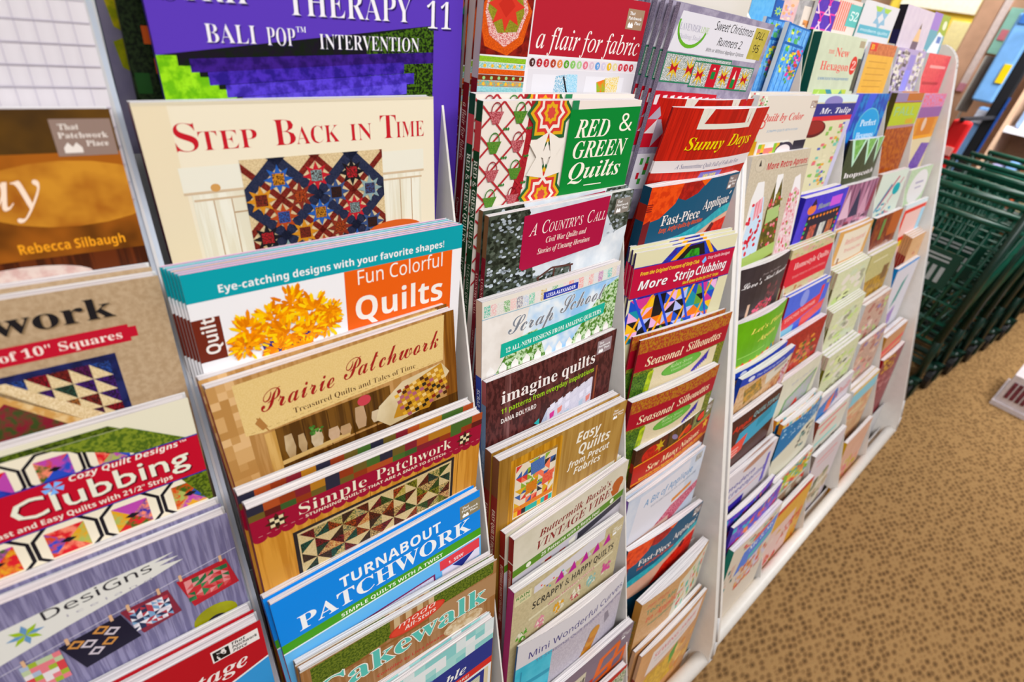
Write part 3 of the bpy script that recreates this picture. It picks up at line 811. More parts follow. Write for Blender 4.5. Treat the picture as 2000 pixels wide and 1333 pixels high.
def grid(A):
    A.R(0, 0, 100, A.H, '#d8d2d6')
    for i in range(26): A.R(i*4, 0, i*4+.25, A.H, '#b9b2be'); A.R(0, i*5.2, 100, i*5.2+.3, '#b9b2be')
def brown(A):
    A.R(0, 0, 100, A.H, '#9c5c1e', '#5a3410', (.018, .5, 0))
    A.R(0, 0, 100, 11, '#3f2c16', '#5c4018', (.02, .4, 0)); A.E(86, 22, 22, 9, '#c48a34', '#9a5c20', (.03, .4, 0)); A.R(60, 39, 100, A.H, '#5c2c12', '#3c1c0c', WOOD)
    A.tpp(86, 2.5, 13.5, '#8f7a70', '#e6dcd4')
    A.Tx('every day', 26, 25, 11, 80, 'I', '#f4dcc8', sh=.0)
    A.Tx('Rebecca Silbaugh', 71, 37.2, 2.7, 95.5, 'B', '#e8a030')
    A.E(70, 45, 16, 4.2, '#d9c6bc', '#c9a8a0', BAT); A.bits(56, 43, 68, 50, ['#8fb86a', '#e0a890'], 10, 3, 3, 3, 'o')
def thwork(A):
    A.R(0, 0, 100, A.H, '#b9a184', '#ab9274', (.25, .5, 0))
    A.Tx('Patchwork', 28, 10.2, 6.3, 87, 'S', '#1f1c1e', shadow='#8a7458')
    A.P([(20, 13.6), (89, 13.6), (89, 14.6), (91, 14.6), (91, 18), (89, 18), (89, 19.2), (20, 19.2)], '#b01a30')
    A.Tx('from One Bundle of 10" Squares', 24, 17.8, 2.7, 87, 'S', '#f0dcd4')
    A.P([(30, 22), (84, 22), (84, 90), (30, 90)], '#232857', '#1a1d40', BAT)
    r = random.Random(6); dk = ['#7c2a24', '#2c4a8c', '#551c4c', '#1f2630', '#b0484c', '#2c4a3c', '#8c1c28', '#43206a', '#a86a34']
    for i in range(10):
        for j in range(9):
            x = 32+i*5; y = 24+j*5
            A.add([[(x, y), (x+5, y), (x+5, y+5)]], r.choice(dk), '#1a1010', FINE, lay=3); A.add([[(x, y), (x+5, y+5), (x, y+5)]], '#e2cfa8', '#cdb488', FINE, lay=3)
    A.add([[(52, 24), (58, 24), (82, 46), (82, 51)]], '#e8d4b0', '#cfb488', FINE, lay=4)
    A.add([[(40, 40), (56, 26), (72, 42), (56, 58)]], '#e0c290', '#c79858', BAT, lay=4); A.add([[(44, 40), (56, 30), (68, 42), (56, 53)]], '#3c4a24', '#7c2030', BAT, lay=5)
    A.boxes.append((30, 22, 84, 90, 6, 'front'))
def kaleido(A, x0, y0, x1, y1, s, seed=3, bg='#ece2cc'):
    r = random.Random(seed); pal = ['#c8202c', '#d8a02c', '#2c4ab0', '#b04aa0', '#e88a70', '#3c5c1c', '#a8b060', '#2c2c8c', '#c84c20']
    lay = A.layer((x0, y0, x1, y1)); A.boxes.append((x0, y0, x1, y1, lay+4, 'front'))
    A.add([[(x0, y0), (x1, y0), (x1, y1), (x0, y1)]], bg, lay=lay)
    n = int((x1-x0)/s)+1; m = int((y1-y0)/s)+1
    def cl(p): return clipy(clipy(clipx(clipx(p, x0, 1), x1, -1), y0, 1), y1, -1)
    for i in range(n):
        for j in range(m):
            cx = x0+(i+.5)*s; cy = y0+(j+.5)*s; a = s*.5
            for (R_, c, c2, l) in ((a*.98, '#17131a', None, 1), (a*.86, bg, None, 2)):
                p = cl([(cx-R_, cy-R_*.45), (cx-R_*.45, cy-R_), (cx+R_*.45, cy-R_), (cx+R_, cy-R_*.45), (cx+R_, cy+R_*.45), (cx+R_*.45, cy+R_), (cx-R_*.45, cy+R_), (cx-R_, cy+R_*.45)])
                if len(p) > 2: A.add([p], c, c2, lay=lay+l)
            for k in range(4):
                an = k*PI/2+PI/4; R_ = a*.82
                p = cl([(cx, cy), (cx+R_*math.cos(an), cy+R_*math.sin(an)), (cx+R_*math.cos(an+PI/2), cy+R_*math.sin(an+PI/2))])
                if len(p) > 2: A.add([p], r.choice(pal), r.choice(pal), (.2, .6, 0), lay=lay+3)
            p = cl([(cx-a*.25, cy), (cx, cy-a*.12), (cx+a*.25, cy), (cx, cy+a*.12)])
            if len(p) > 2: A.add([p], '#17131a', lay=lay+4)
def club(A):
    A.R(0, 0, 100, A.H, '#e2dcc6')
    A.P([(0, 12), (50, 2), (78, 2), (100, 18), (100, 50), (80, 60), (0, 60)], '#5a6a20', '#2c3a10', FOL)
    kaleido(A, 0, 4, 82, 15, 14, 5); A.P([(62, 4), (82, 4), (100, 17), (100, 22), (84, 15)], '#4a6020', '#7c8a30', FOL)
    kaleido(A, 0, 29, 100, 80, 17, 9)
    A.P([(92, 30), (100, 30), (100, 46)], '#6a7a24', '#3c4c14', FOL)
    A.R(0, 14.4, 100, 30.4, '#2c2f86'); A.R(0, 14.9, 100, 29.9, '#b0132c')
    A.Tx('Strip Clubbing'[:5], 4, 25, 7, 40, 'b', '#e8e6d4', shadow='#5a0c18')
    A.Tx('Clubbing', 50, 25.3, 7.2, 96, 'b', '#e8e6d4', shadow='#5a0c18')
    A.Tx('Cozy Quilt Designs', 65, 16.9, 2.1, 94, 'O', '#f0e6dc'); A.Tx('TM', 94.5, 15.8, .7, 96.5, 'B', '#f0e6dc')
    for k in range(5):
        an = k*2*PI/5; A.P([(61, 17.2), (61+2.6*math.cos(an), 17.2+2.2*math.sin(an)), (61+2.8*math.cos(an+.8), 17.2+2.4*math.sin(an+.8))], '#7fb2ee')
    A.Tx('Fast and Easy Quilts with 2½" Strips', 44, 28.8, 1.9, 90, 'B', '#efe2d6')
def designs(A):
    A.R(0, 0, 100, A.H, '#8d88a6', '#6d6888', (.3, 1.1, 1))
    for i in range(40): A.R(i*2.5, 0, i*2.5+.3, A.H, '#77728f')
    A.P([(0, 20), (0, 12), (40, 9.5), (60, 7.6), (82, 7.2), (76, 8.6), (83, 9.6), (77, 10.8), (84, 12), (74, 14.6), (50, 19), (0, 30)], '#dedcd6')
    A.Tx('DesiGns', 46, 12.8, 3.8, 75, 'N', '#2c2a30', rot=-.05); A.Tx('i c e l a n d', 51, 15.2, 1.1, 74, 'N', '#aaa6b0')
    for k in range(8):
        an = k*PI/4; c = '#9cb82c' if k % 2 else '#6a92b8'
        A.P([(41, 15), (41+2.4*math.cos(an-.35), 15+2.2*math.sin(an-.35)), (41+4.6*math.cos(an), 15+4.2*math.sin(an)), (41+2.4*math.cos(an+.35), 15+2.2*math.sin(an+.35))], c)
    A.L(30, 27, 100, 17, .25, '#cfcad6')
    def mini(pts, c): A.P(pts, c)
    A.P([(80, 21), (96, 20), (98.5, 34), (83, 36)], '#a82430'); A.patch(82, 22.5, 96, 33, 6, 5, ['#b83038', '#3c7a50', '#c85a5c', '#2c6440', '#d89090'], 3, 1)
    A.P([(63, 23), (77, 22.5), (79, 35), (67, 37)], '#7c2c3c'); A.patch(65, 24.4, 76.6, 34.6, 7, 6, ['#e8e4ea', '#2c3450', '#a83c48', '#7ca0c0', '#d8d0d8'], 5, 1)
    A.P([(46, 26), (63, 24), (66, 37.5), (50, 40)], '#1c1a2c')
    for x, y, c in [(50, 28, '#c89050'), (53, 30, '#cfc4cc'), (57, 26.5, '#c89050'), (59.5, 29, '#cfc4cc'), (58, 33, '#c89050'), (54, 34.5, '#cfc4cc')]:
        A.P([(x-2.4, y), (x, y-2), (x+2.4, y), (x, y+2)], c); A.P([(x-1.3, y), (x, y-1.1), (x+1.3, y), (x, y+1.1)], '#1c1a2c')
    A.patch(36, 27, 46, 40, 5, 6, ['#d87c84', '#b8c4a0', '#a8b4c8', '#e0d8d8', '#9cae3c', '#c8464c'], 7)
    for x, y in [(81, 20), (94, 19), (65, 22.5), (74, 21.5), (48, 25), (60, 23.5), (37, 26)]: A.R(x, y-1.5, x+.9, y+1.5, '#d8b08c')
    A.E(88.5, 46, 7.5, 6, '#a8a81e', '#8c8a14', SOFT); A.E(88.5, 48.5, 3.4, 3, '#2a2630')
def cottage(A):
    A.R(0, 0, 100, A.H, '#a81824'); A.P([(0, 50), (100, 22), (100, A.H), (0, A.H)], '#3a92cc'); A.P([(0, 49), (100, 21.4), (100, 22.4), (0, 50.4)], '#e8e4e4')
    A.R(82, 3.6, 98.5, 10, '#ece6e2'); A.R(82.5, 4.5, 88, 9.5, '#1a1616'); A.bits(82.5, 4.5, 88, 9.5, ['#ece6e2', '#1a1616'], 24, 1.2, 1.2, 4)
    for i, t_ in enumerate(('That', 'Patchwork', 'Place')): A.Tx(t_, 89, 5.6+i*1.9, 1.5, 98 if i == 1 else 94, 'O', '#1a1616')
    A.Tx('Vintage', 60, 20, 7, 93, 'J', '#f0e4e0')
# column 2
def flair(A):
    A.R(0, 0, 100, A.H, '#ebe7ea')
    A.R(0, 0, 25.5, 27, '#8c2418', '#5c1410', BAT)
    A.P([(-2, 13), (4, 2), (14, -2), (25, 10), (22, 22), (14, 27), (2, 24)], '#d8641c', '#b84818', FINE)
    A.P([(2, 6), (9, 1), (19, 1), (23, 10), (19, 20), (12, 24), (4, 20), (1, 12)], '#ecd8d0', '#c04848', FINE)
    A.P([(4, 4), (18, 2), (21, 11), (18, 18), (8, 19), (2, 11)], '#9a9434', '#7c7824', FINE); A.star(11.5, 9, 9.5, '#c83c2c', '#b83024', 8, .55)
    A.R(26.2, 0, 100, 25.8, '#a82434'); A.Tx('a flair for fabric', 29.5, 23.2, 8.2, 98.5, 'I', '#f4ece8')
    A.tpp(85, 3.6, 12.2, '#a58a72')
    for i, (c, c2) in enumerate([('#9cc43c', '#7ca82c'), ('#e6e0d8', '#3cb0a8'), ('#d8641c', '#c04c14'), ('#7c3414', '#6a2810'), ('#d88a3c', '#3cb0a8'), ('#a8d4d8', '#88c0c8'), ('#d8e4dc', '#c8b848')]):
        y = 27.5+i*2.3; A.P([(0, y), (25, y+.4), (25, y+2.4), (0, y+2.1)], c, c2, FINE)
        for k in range(6):
            if i in (1, 3, 4): A.E(3+k*4, y+1.3, .8, .7, ['#9c8', '#e8b83c', '#d8641c'][i % 3], n=8)
    A.R(26.2, 26.8, 100, 31, '#e4dadf')
    for i, c in enumerate(['#4a2a28', '#a82430', '#b8343c', '#a8442c', '#d88c4c', '#5c9c34', '#8cc06c', '#a8cc90', '#d87c8c', '#d8c0cc', '#6c9cd0', '#d0c8dc', '#e0b83c', '#e0d4a0', '#c84c58', '#c03c48', '#b83440']):
        A.E(28.7+i*4.2, 28.9, 1.75, 1.75, c, n=12); A.Tx(str(i+1)[:1], 28.2+i*4.2, 29.8, 1.7, 29.3+i*4.2, 'B', '#efe6e6', res=1)
    A.R(27, 31.4, 100, A.H, '#dfdbe0'); A.R(30, 33.5, 58, A.H, '#e8e5ea'); A.R(64, 33.5, 92, A.H, '#e8e5ea')
    A.P([(44, 34), (52, 33), (58, 34), (58, A.H), (42, A.H)], '#eee', '#3c9cc0', FINE); A.P([(51, 33), (58, 33), (60, 44), (52, 44)], '#8cc8e0', '#c8e0ec', FINE)
    A.L(49, 34, 54, 44, .9, '#1c1a20'); A.P([(72, 36), (80, 34), (82, 40), (74, 42)], '#e0782c', '#8cb83c', BAT); A.P([(78, 34), (88, 33), (88, 43), (80, 43)], '#e8c83c', '#e8e4d8', FINE)
def rgq(A):
    A.R(0, 0, 25, A.H, '#e9dfd6'); A.R(25, 0, 52, A.H, '#ece4da')
    A.P([(26, 0), (30, 0), (25, 44), (18, 44), (24, 22)], '#a82c34', '#8c1c24', FINE)
    for k in range(-3, 7):
        A.L(-2, k*12, 26, k*12+26, .9, '#a82c34'); A.L(-2, k*12+12, 26, k*12-14, .9, '#a82c34')
    for j in range(5):
        for i in range(2):
            cx = 7+i*13; cy = 5+j*12+(6 if i else 0)*0
            for a in (-1.2, 0, 1.2):
                A.P([(cx+a-.6+6, cy+6), (cx+a+6, cy+5.2), (cx+a+.6+6, cy+6), (cx+a+6, cy+6.8)], '#2c7a34')
            c = '#3c7a2c' if (i+j) % 2 else '#8c2430'
            A.P([(cx-4, cy-1), (cx+4, cy-1), (cx+1.6, cy+4), (cx-1.6, cy+4)], c, '#6c8c3c' if (i+j) % 2 else '#c87c80', FINE)
            for k in range(7):
                a0 = PI*k/7; a1 = PI*(k+1)/7; A.L(cx-2.6*math.cos(a0), cy-1-3.6*math.sin(a0), cx-2.6*math.cos(a1), cy-1-3.6*math.sin(a1), .5, c)
    for (cx, cy) in ((38, 5), (38, 42)):
        cs = ['#2c5c34', '#d8a82c', '#c83c38', '#ece4da', '#c83c38', '#d8a82c', '#c84c44']
        for k, c in enumerate(cs): A.star(cx+.0, cy+0, 15.5-k*2.1, c, None, 8, .76, 0, .92)
    A.star(38, 23, 6, '#ece4da', None, 4, .4)
    for sx in (-1, 1):
        A.P([(38, 13), (38+sx*11, 18), (38+sx*6, 24), (38+sx*11, 32), (38, 34), (38+sx*3, 24)], '#ece4da')
    A.P([(51, 0), (100, 0), (100, 4), (51, 4)], '#e8dcd4'); A.R(50.6, 0, 55, 4, '#2c7c50')
    A.P([(50, 4), (100, 3), (96, A.H), (50, A.H)], '#0c7c34'); A.R(50, 4, 100, A.H, '#0c7c34')
    A.Tx('RED', 55, 16.6, 8.2, 79, 'J', '#f2ecdc'); A.Tx('&', 86, 14.6, 8.4, 96, 'O', '#f2ecdc')
    A.Tx('GREEN', 55.5, 26.4, 8, 95, 'J', '#f2ecdc'); A.Tx('Quilts', 55, 36.6, 8, 93, 'J', '#f2ecdc'); A.R(67, 40, 80, 40.5, '#f2ecdc')
def country(A):
    A.R(0, 0, 100, A.H, '#c3ccd6', '#e4e8ec', SOFT)
    A.P([(0, 0), (24, 0), (30, 30), (36, 60), (0, 60)], '#23281f', '#4c5448', (.12, .7, 0)); A.P([(82, 0), (100, 0), (100, 32), (88, 20), (80, 10)], '#33382e', '#6c746c', (.1, .7, 0))
    A.P([(50, 32), (100, 20), (100, 60), (50, 60)], '#d2dae2', '#eef0f2', SOFT); A.P([(20, 38), (58, 34), (54, 60), (10, 60)], '#33382e', '#6c746c', (.1, .7, 0))
    A.bits(0, 0, 27, 36, ['#8c959c', '#c4ccd4', '#5c6458', '#1c211a', '#a8b0b8', '#2c3428'], 150, 3.2, 1.8, 3, 'o'); A.bits(0, 30, 34, 48, ['#8c959c', '#c4ccd4', '#1c211a', '#4c5448'], 100, 3.4, 2, 4, 'o')
    A.bits(83, 0, 100, 24, ['#8c959c', '#a8b0b8', '#4c5448', '#2c3428'], 50, 3, 1.8, 6, 'o'); A.bits(34, 36, 56, 50, ['#8c959c', '#d8dce0', '#4c5448', '#2c3428'], 60, 3, 2, 8, 'o')
    A.P([(21, 3), (81, 1), (80, 26), (79, 28), (23, 31), (21, 29)], '#a01440')
    A.Tx('A', 25, 13.6, 6, 30, 'I', '#f4e6e0'); A.Tx('C', 33.5, 13.6, 6.4, 38, 'I', '#f4e6e0'); A.Tx('OUNTRY’S', 38.2, 13.6, 4.8, 62, 'I', '#f4e6e0'); A.Tx('C', 65.5, 13.6, 6.4, 70, 'I', '#f4e6e0'); A.Tx('ALL', 70.2, 13.6, 4.8, 79.5, 'I', '#f4e6e0')
    A.Tx('Civil War Quilts and', 37, 19, 2.9, 66, 'J', '#f0dcd4'); A.Tx('Stories of Unsung Heroines', 32, 24.2, 2.9, 70, 'J', '#f0dcd4')
    A.tpp(86.5, 3.8, 12, '#8c847c')
    for a, b in [((34, 38), (44, 34)), ((44, 34), (60, 35.5)), ((58, 35.5), (59, 42)), ((35, 37), (36, 46)), ((46, 34), (46, 46))]: A.L(*a, *b, 1.1, '#5c3c34')
def scrap(A):
    A.R(0, 0, 100, A.H, '#e4ddd2')
    A.R(0, 9, 100, A.H, '#9cc4e8', '#e8eef2', (.025, .5, 0)); A.P([(0, 9), (30, 9), (22, 40), (0, 44)], '#ece6e0', '#dcd4cc', SOFT)
    r = random.Random(4); x = 1
    pal = ['#2cae94', '#e0a4a4', '#d8d4cc', '#4ca03c', '#e8b4b0', '#6c6480', '#b8c8e0', '#5cc0a0', '#e4d8d4', '#c8a828', '#e0dcd8', '#3ca04c', '#c8dcc8', '#e8c8cc', '#e87c6c', '#d0c8d8', '#e88888', '#e0dcd8', '#e89898', '#d8d8e0', '#a8389c', '#c8e0d8', '#4cbcb0', '#d8c8b8', '#c0b8d0']
    for i, c in enumerate(pal): A.R(1+i*4, 2.5, 4.8+i*4, 8.6, c, '#e8e4de', (.9, .5, 0))
    A.R(0, 9.2, 100, 9.6, '#8cb0c0')
    A.P([(30, 9), (30, 9), (100, 9), (100, 9)], '#fff')
    A.P([(8, 44), (20, 26), (36, 24), (44, 44), (44, 70), (0, 70)], '#4c7c24', '#c8dcb8', (.22, 1, 0)); A.P([(60, 44), (72, 30), (88, 14), (100, 10), (100, 50), (60, 60)], '#4c7c24', '#c8dcb8', (.22, 1, 0))
    A.R(39, 4.4, 64.5, 8.4, '#2c3c9c'); A.Tx('LISSA ALEXANDER', 41, 7.6, 2, 62.5, 'B', '#eef')
    for dx, c in ((-.35, '#f4f2f2'), (.35, '#f4f2f2'), (0, '#7c8088')):
        A.Tx('Scrap', 16+dx, 22, 9, 47+dx, 'C', c, sh=.1); A.Tx('School', 52+dx, 20, 9, 88+dx, 'C', c, sh=.1)
    A.P([(12, 26), (90, 23.5), (89.5, 30.5), (11.5, 34)], '#1ea894'); A.Tx('12 ALL-NEW DESIGNS FROM AMAZING QUILTERS', 15, 32, 2.7, 87, 'S', '#eefaf4', rot=-.035)
    for i in range(12): A.P([(3+i*8, 50), (3+i*8, 40), (5.5+i*8, 37), (8+i*8, 40), (8+i*8, 50)], '#eeeae6')
def imagine(A):
    A.R(0, 0, 100, A.H, '#5c302e', '#3c1c1c', (.2, 1, .6)); A.R(12, 0, 16, A.H, '#7c5452', '#5c3634', WOOD); A.R(60, 0, 62, A.H, '#7c5452', '#5c3634', WOOD); A.R(84, 20, 85.4, A.H, '#8c4c34')
    A.R(86, 0, 86.4, 30, '#3c1c18')
    A.Tx('imagine quilts', 10, 17, 7.6, 82, 'S', '#efe8e4'); A.Tx('11 patterns from everyday inspirations', 10, 23.4, 3.3, 82, 'B', '#9cc42c'); A.Tx('DANA BOLYARD', 10, 29.6, 3, 35, 'B', '#e4dcd8')
    A.tpp(83, 3.5, 13, '#9c8c90')
    A.P([(44, 34), (82, 27), (82, 47), (60, 58), (44, 62)], '#dcd8e4', '#c8c4d4', FINE); A.P([(44, 34), (44, 62), (30, 60)], '#c4c8d8', '#a8b0c8', FINE)
    r = random.Random(8)
    for i in range(6):
        for j in range(4):
            x = 48+i*6.2; y = 34+j*6-i*1.0
            A.P([(x-2, y-1.5), (x+2, y-2.5), (x+1.5, y+1.5), (x-1.5, y+2.5)], r.choice(['#e08c80', '#3cb0b0', '#6c54b0', '#e4e0ec', '#2c6ca0', '#c83c8c', '#b8c8d8', '#d8d4e0']))
    for i in range(4): A.P([(34+i*2, 40+i*5), (38+i, 38+i*5), (38, 43+i*4)], ['#3cb0b0', '#9cc8d0', '#6c54b0', '#3ca8b8'][i])
def easy(A):
    A.R(0, 0, 100, A.H, '#ae8a4c', '#9c763a', (.12, .7, 1)); A.R(0, 0, 9, A.H, '#9c7434', '#8a6428', WOOD)
    A.P([(8, 4), (44, 2), (44, 7.5), (8, 9.6)], '#c8922c', '#a87418', WOOD); A.P([(8, 4), (11.5, 4), (11.5, 70), (8, 70)], '#c8922c', '#a87418', WOOD); A.P([(41.5, 3), (45, 3), (45, 70), (41.5, 70)], '#c8922c', '#a87418', WOOD)
    A.R(11.5, 9.6, 41.5, 48, '#e4d8c0')
    r = random.Random(9); pal = ['#e4d4bc', '#c83c34', '#3c5c94', '#d8a82c', '#e4d4bc', '#e87c5c', '#8ca83c', '#e8dcc8', '#e4d8c4', '#2c2c34']
    A.patch(12, 10, 41, 40, 7, 7, pal, 4, 1)
    A.P([(22, 12), (32, 11), (33, 20), (23, 21)], '#3c5c94', '#5c7cb0', FINE); A.star(24, 29, 6.5, '#8ca83c', None, 8, .6); A.P([(20, 26), (28, 25), (28, 33), (20, 34)], '#d8a020', '#b84020', FINE); A.P([(32, 25), (40, 24), (40, 32), (32, 33)], '#c83c34', '#e87c5c', FINE)
    A.P([(12, 40), (41, 39), (41, 42), (12, 43.5)], '#d84c1c', '#d8a020', FINE); A.patch(12, 43, 41, 47, 10, 1, ['#2ca89c', '#c83020', '#e4b02c', '#1c1c24'], 7)
    A.Tx('Easy', 57, 14.6, 7.4, 78, 'O', '#eee9dd'); A.Tx('Quilts', 60, 24.2, 7.4, 88, 'O', '#eee9dd'); A.Tx('from Precut', 52, 32, 5, 89, 'O', '#eee9dd'); A.Tx('Fabrics', 58, 38.6, 5, 82, 'O', '#eee9dd')
    A.tpp(87, 3, 12, '#ae8a4c')
def butter(A):
    A.R(0, 0, 100, A.H, '#d9d2c0', '#cfc8b4', SOFT)
    A.Tx('Buttermilk Basin’s', 19, 11.6, 5.4, 83, 'J', '#7c140e'); A.Tx('VINTAGE VIBE', 18, 21, 6.6, 84, 'J', '#7c140e')
    A.E(91, 15, 6, 5, '#b0602c', n=10); A.P([(84, 18), (95, 17), (93, 24), (87, 24)], '#b0602c')
    A.R(0, 25, 100, 30.6, '#5c8424'); A.Tx('25 Patterns with a Retro Feel', 22, 29.2, 2.9, 74, 'B', '#ecebd8')
    A.E(12, 28, 2, 2, '#e8e6d4', n=12); A.E(87, 27.8, 2, 2, '#e8e6d4', n=12)
    A.R(0, 31.4, 100, A.H, '#c9c4cc'); A.P([(54, 33), (98, 31), (98, 36), (54, 39)], '#3c3a44'); A.P([(46, 34), (52, 33), (52, 60), (46, 60)], '#e8e4d8'); A.bits(4, 33, 46, 60, ['#8c2c24', '#e8dccc', '#c87c3c', '#d8c8a8', '#5c8424', '#a83c34'], 46, 7, 6, 6)
def scrappy(A):
    A.R(0, 0, 100, A.H, '#c9bc98', '#bdb08c', (.2, .5, 0)); A.P([(16, 6), (80, -2), (80, 8), (34, 12), (16, 12)], '#d8d4d8')
    A.R(1, 5, 14, 13, '#d8d0a8'); A.Tx('RAIN', 2, 8, 2.4, 12, 'B', '#4c7c3c'); A.Tx('DATA', 5, 11.4, 2, 13, 'B', '#8ca87c')
    for i in range(5):
        x = 34+i*11.4; A.P([(x, 17-i*.4), (x+8, 16-i*.4), (x+5, 8-i*.4)], '#b01c8c')
        A.P([(x+8, 15-i*.4), (x+11, 14.6-i*.4), (x+7, 9-i*.4)], ['#d8d4dc', '#c8b47c', '#c8c8d0', '#c8b47c', '#c4a85c'][i])
    for i in range(8): A.E(22+i*2.6, 9+(i*37 % 7), .8, .8, ['#d83c3c', '#c8a020', '#5c5c9c', '#3cb0a8'][i % 4], n=8)
    A.tpp(88, 4, 12, '#c9bc98'); A.Tx('SCRAPPY & HAPPY QUILTS', 16, 26, 6, 93, 'B', '#34322c')
    A.P([(14, 33), (93, 28), (94, 30), (14, 35)], '#dcd4b4'); A.Tx('UNITED PATTERNS TOGETHER', 30, 33, 1.6, 74, 'B', '#c04c7c', rot=-.04)
    r = random.Random(4)
    for i, c in enumerate(['#5c9c2c', '#d88c9c', '#d8a020', '#b8485c', '#8cb8b0', '#c84c8c']):
        x = 8+i*16; A.bits(x-5, 38-i*.8, x+6, 50-i*.8, [c, c, '#e8e0cc'], 22, 4, 4, i, 't')
def mini(A):
    A.R(0, 0, 100, A.H, '#cac3cc', '#b8b0bc', (.4, .6, 0)); A.R(0, 0, 100, 22, '#dad6da'); A.R(0, 22, 28, A.H, '#3cb0c8', '#5cc4d8', SOFT); A.R(0, 40, 28, 44, '#2c98b4'); A.R(4, 27, 5, A.H, '#2c8cac')
    A.Tx('Mini Wonderful Curves', 9, 17.6, 6, 98, 'N', '#2a2474'); A.Tx('16 Seasonal Quilt Projects Using the', 15, 24.8, 3, 98, 'N', '#6a6690')
    for i in range(8): A.E(60+i*1.5, 64-i*3.4, 6, 5, ['#b8741c', '#c88c1c'][i % 2], n=14); A.P([(80, 30), (84, 30), (88, 40), (82, 42)], '#8c8490') if i == 0 else None
def orangeart(A):
    A.R(0, 0, 100, A.H, '#8c7c8a', '#7c6c7c', FINE); A.R(0, 12, 50, A.H, '#d8d0b8')
    A.Tx('Block Art', 8, 24, 8, 50, 'S', '#1c1a1c'); A.R(0, 30, 60, 48, '#c8341c'); A.Tx('Themes', 20, 42, 7, 56, 'B', '#f4d8cc')
    for (x, y, s_) in [(64, 12, 24), (78, 26, 20), (60, 38, 22)]:
        A.P([(x, y), (x+s_, y-3), (x+s_-3, y+s_*.8), (x-4, y+s_*.9)], '#e0702c'); A.P([(x+5, y+4), (x+s_-5, y+2), (x+s_-7, y+s_*.6), (x+2, y+s_*.66)], '#7c6c7c')
    A.tpp(86, 3, 13, '#8c7c8a')
def redlow(A):
    A.R(0, 0, 100, A.H, '#b82418'); A.P([(30, 14), (100, 4), (100, A.H), (20, A.H)], '#3c7c2c', '#e8dcd0', (.3, .9, 0)); A.R(20, 20, 100, 26, '#e8e0d8')
def geo(A):
    A.R(0, 0, 100, A.H, '#2a2430', '#3a2c34', BAT); A.bits(0, 0, 40, 100, ['#1c6c5c', '#a8541c', '#c8c0b4', '#3c2c5c', '#7c1c24', '#2c6c54'], 60, 9, 12, 5, 't')
    A.R(0, 52, 60, A.H, '#d8d0d4'); A.E(12, 60, 10, 9, '#4c2c8c'); A.E(12, 78, 9, 8, '#4c2c8c')
# ------------------------------------------------------------------ cover artwork: third column and second rack
def sweet(A):
    A.R(0, 0, 100, A.H, '#aaa2b4', '#8c849a', (.06, .6, 0))
    A.P([(4, 3), (97, 3), (92, 22.4), (0, 22.4)], '#e2dfe6')
    for i in range(14):
        a = PI*(.08+i*.07); b = PI*(.08+(i+1)*.07)
        A.add([[(17+14*math.cos(a), 9+11*math.sin(a)), (17+14*math.cos(b), 9+11*math.sin(b)), (17+12.6*math.cos(b), 8.6+9.6*math.sin(b)), (17+12.6*math.cos(a), 8.6+9.6*math.sin(a))]], '#6cac34', lay=2)
    A.Tx('LAVENDER', 5, 11.6, 3.2, 24, 's', '#a8a4b8'); A.Tx('LIME', 24.6, 11.6, 3, 32, 's', '#a8c480'); A.Tx('Quilting Studio', 6, 15.6, 2.2, 28, 'I', '#b4b0c0')
    A.Tx('Sweet Christmas', 37, 8.8, 4.4, 78, 'o', '#1c1a1e', sh=.1); A.Tx('Runners 2', 44, 16.2, 4.2, 70, 'o', '#1c1a1e', sh=.1); A.Tx('With or Without Applique Options', 35, 20, 1.9, 76, 'o', '#2c2a2e')
    A.R(80, 3.6, 96, 20.6, '#b8a848', '#c4b45c', BAT); A.Tx('DLL', 83, 9.4, 4, 92, 'o', '#1c1a1e'); A.Tx('95', 84, 16.6, 4.2, 91, 'o', '#1c1a1e')
    def runner(x0, y0, x1, y1):
        A.R(x0, y0, x1, y1, '#2c7c5c'); A.R(x0+.8, y0+.8, x1-.8, y1-.8, '#e6e4e6', '#6c7c6c', FINE)
    runner(0, 22.8, 66, 38)
    for x in (10, 25): A.star(x, 30.5, 7, '#d8b83c', None, 8, .35); A.P([(x-3, 28), (x, 30), (x+3, 28), (x+3, 33), (x, 31), (x-3, 33)], '#b01c28')
    runner(28, 25.2, 94, 39.4)
    for x in (36, 62, 86): A.star(x, 32.5, 7, '#d8b83c', None, 8, .35); A.P([(x-3, 30), (x, 32), (x+3, 30), (x+3, 35), (x, 33), (x-3, 35)], '#b01c28')
    for x, c in ((45, 1), (69, -1)): A.R(x, 26, x+10, 38.6, '#b8182c'); A.R(x+3, 31-c*1, x+7, 36-c*2, '#1c7c3c'); A.P([(x+3.6, 31-c*2), (x+5, 27.6), (x+6.4, 31-c*2)], '#ece4d8')
    A.R(-1, 42.6, 62, 62, '#b8182c'); A.R(50, 44.6, 100, 64, '#b8182c')
    for i in range(14): A.P([(1+i*7, 45), (5+i*7, 44.4), (4+i*7, 50), (1+i*7, 56)], '#e8dfe2')
    A.patch(0, 50, 90, 74, 10, 3, ['#b8182c', '#e8dfe2', '#a8a0b0', '#c83440'], 4, 1)
    A.R(0, 78, 60, 100, '#d8d4dc'); A.bits(4, 80, 56, 98, ['#3c8c3c', '#b8182c', '#d8d4dc'], 24, 4, 5, 5)
def spack(A): A.R(0, 0, A.H, A.T/A.k, '#9a92a6', '#746c84', FINE)
def roseb(A):
    A.R(0, 0, 100, A.H, '#dcd6cc'); A.E(9, 30, 8, 9, '#b0182c', n=12)
    for i in range(5): A.L(2, 8+i*12, 16, 16+i*12, 1.6, '#2c7c4c' if i % 2 else '#3c3a2c')
    A.bits(0, 40, 20, 100, ['#4a4438', '#dcd6cc', '#6c6456'], 30, 6, 7, 5)
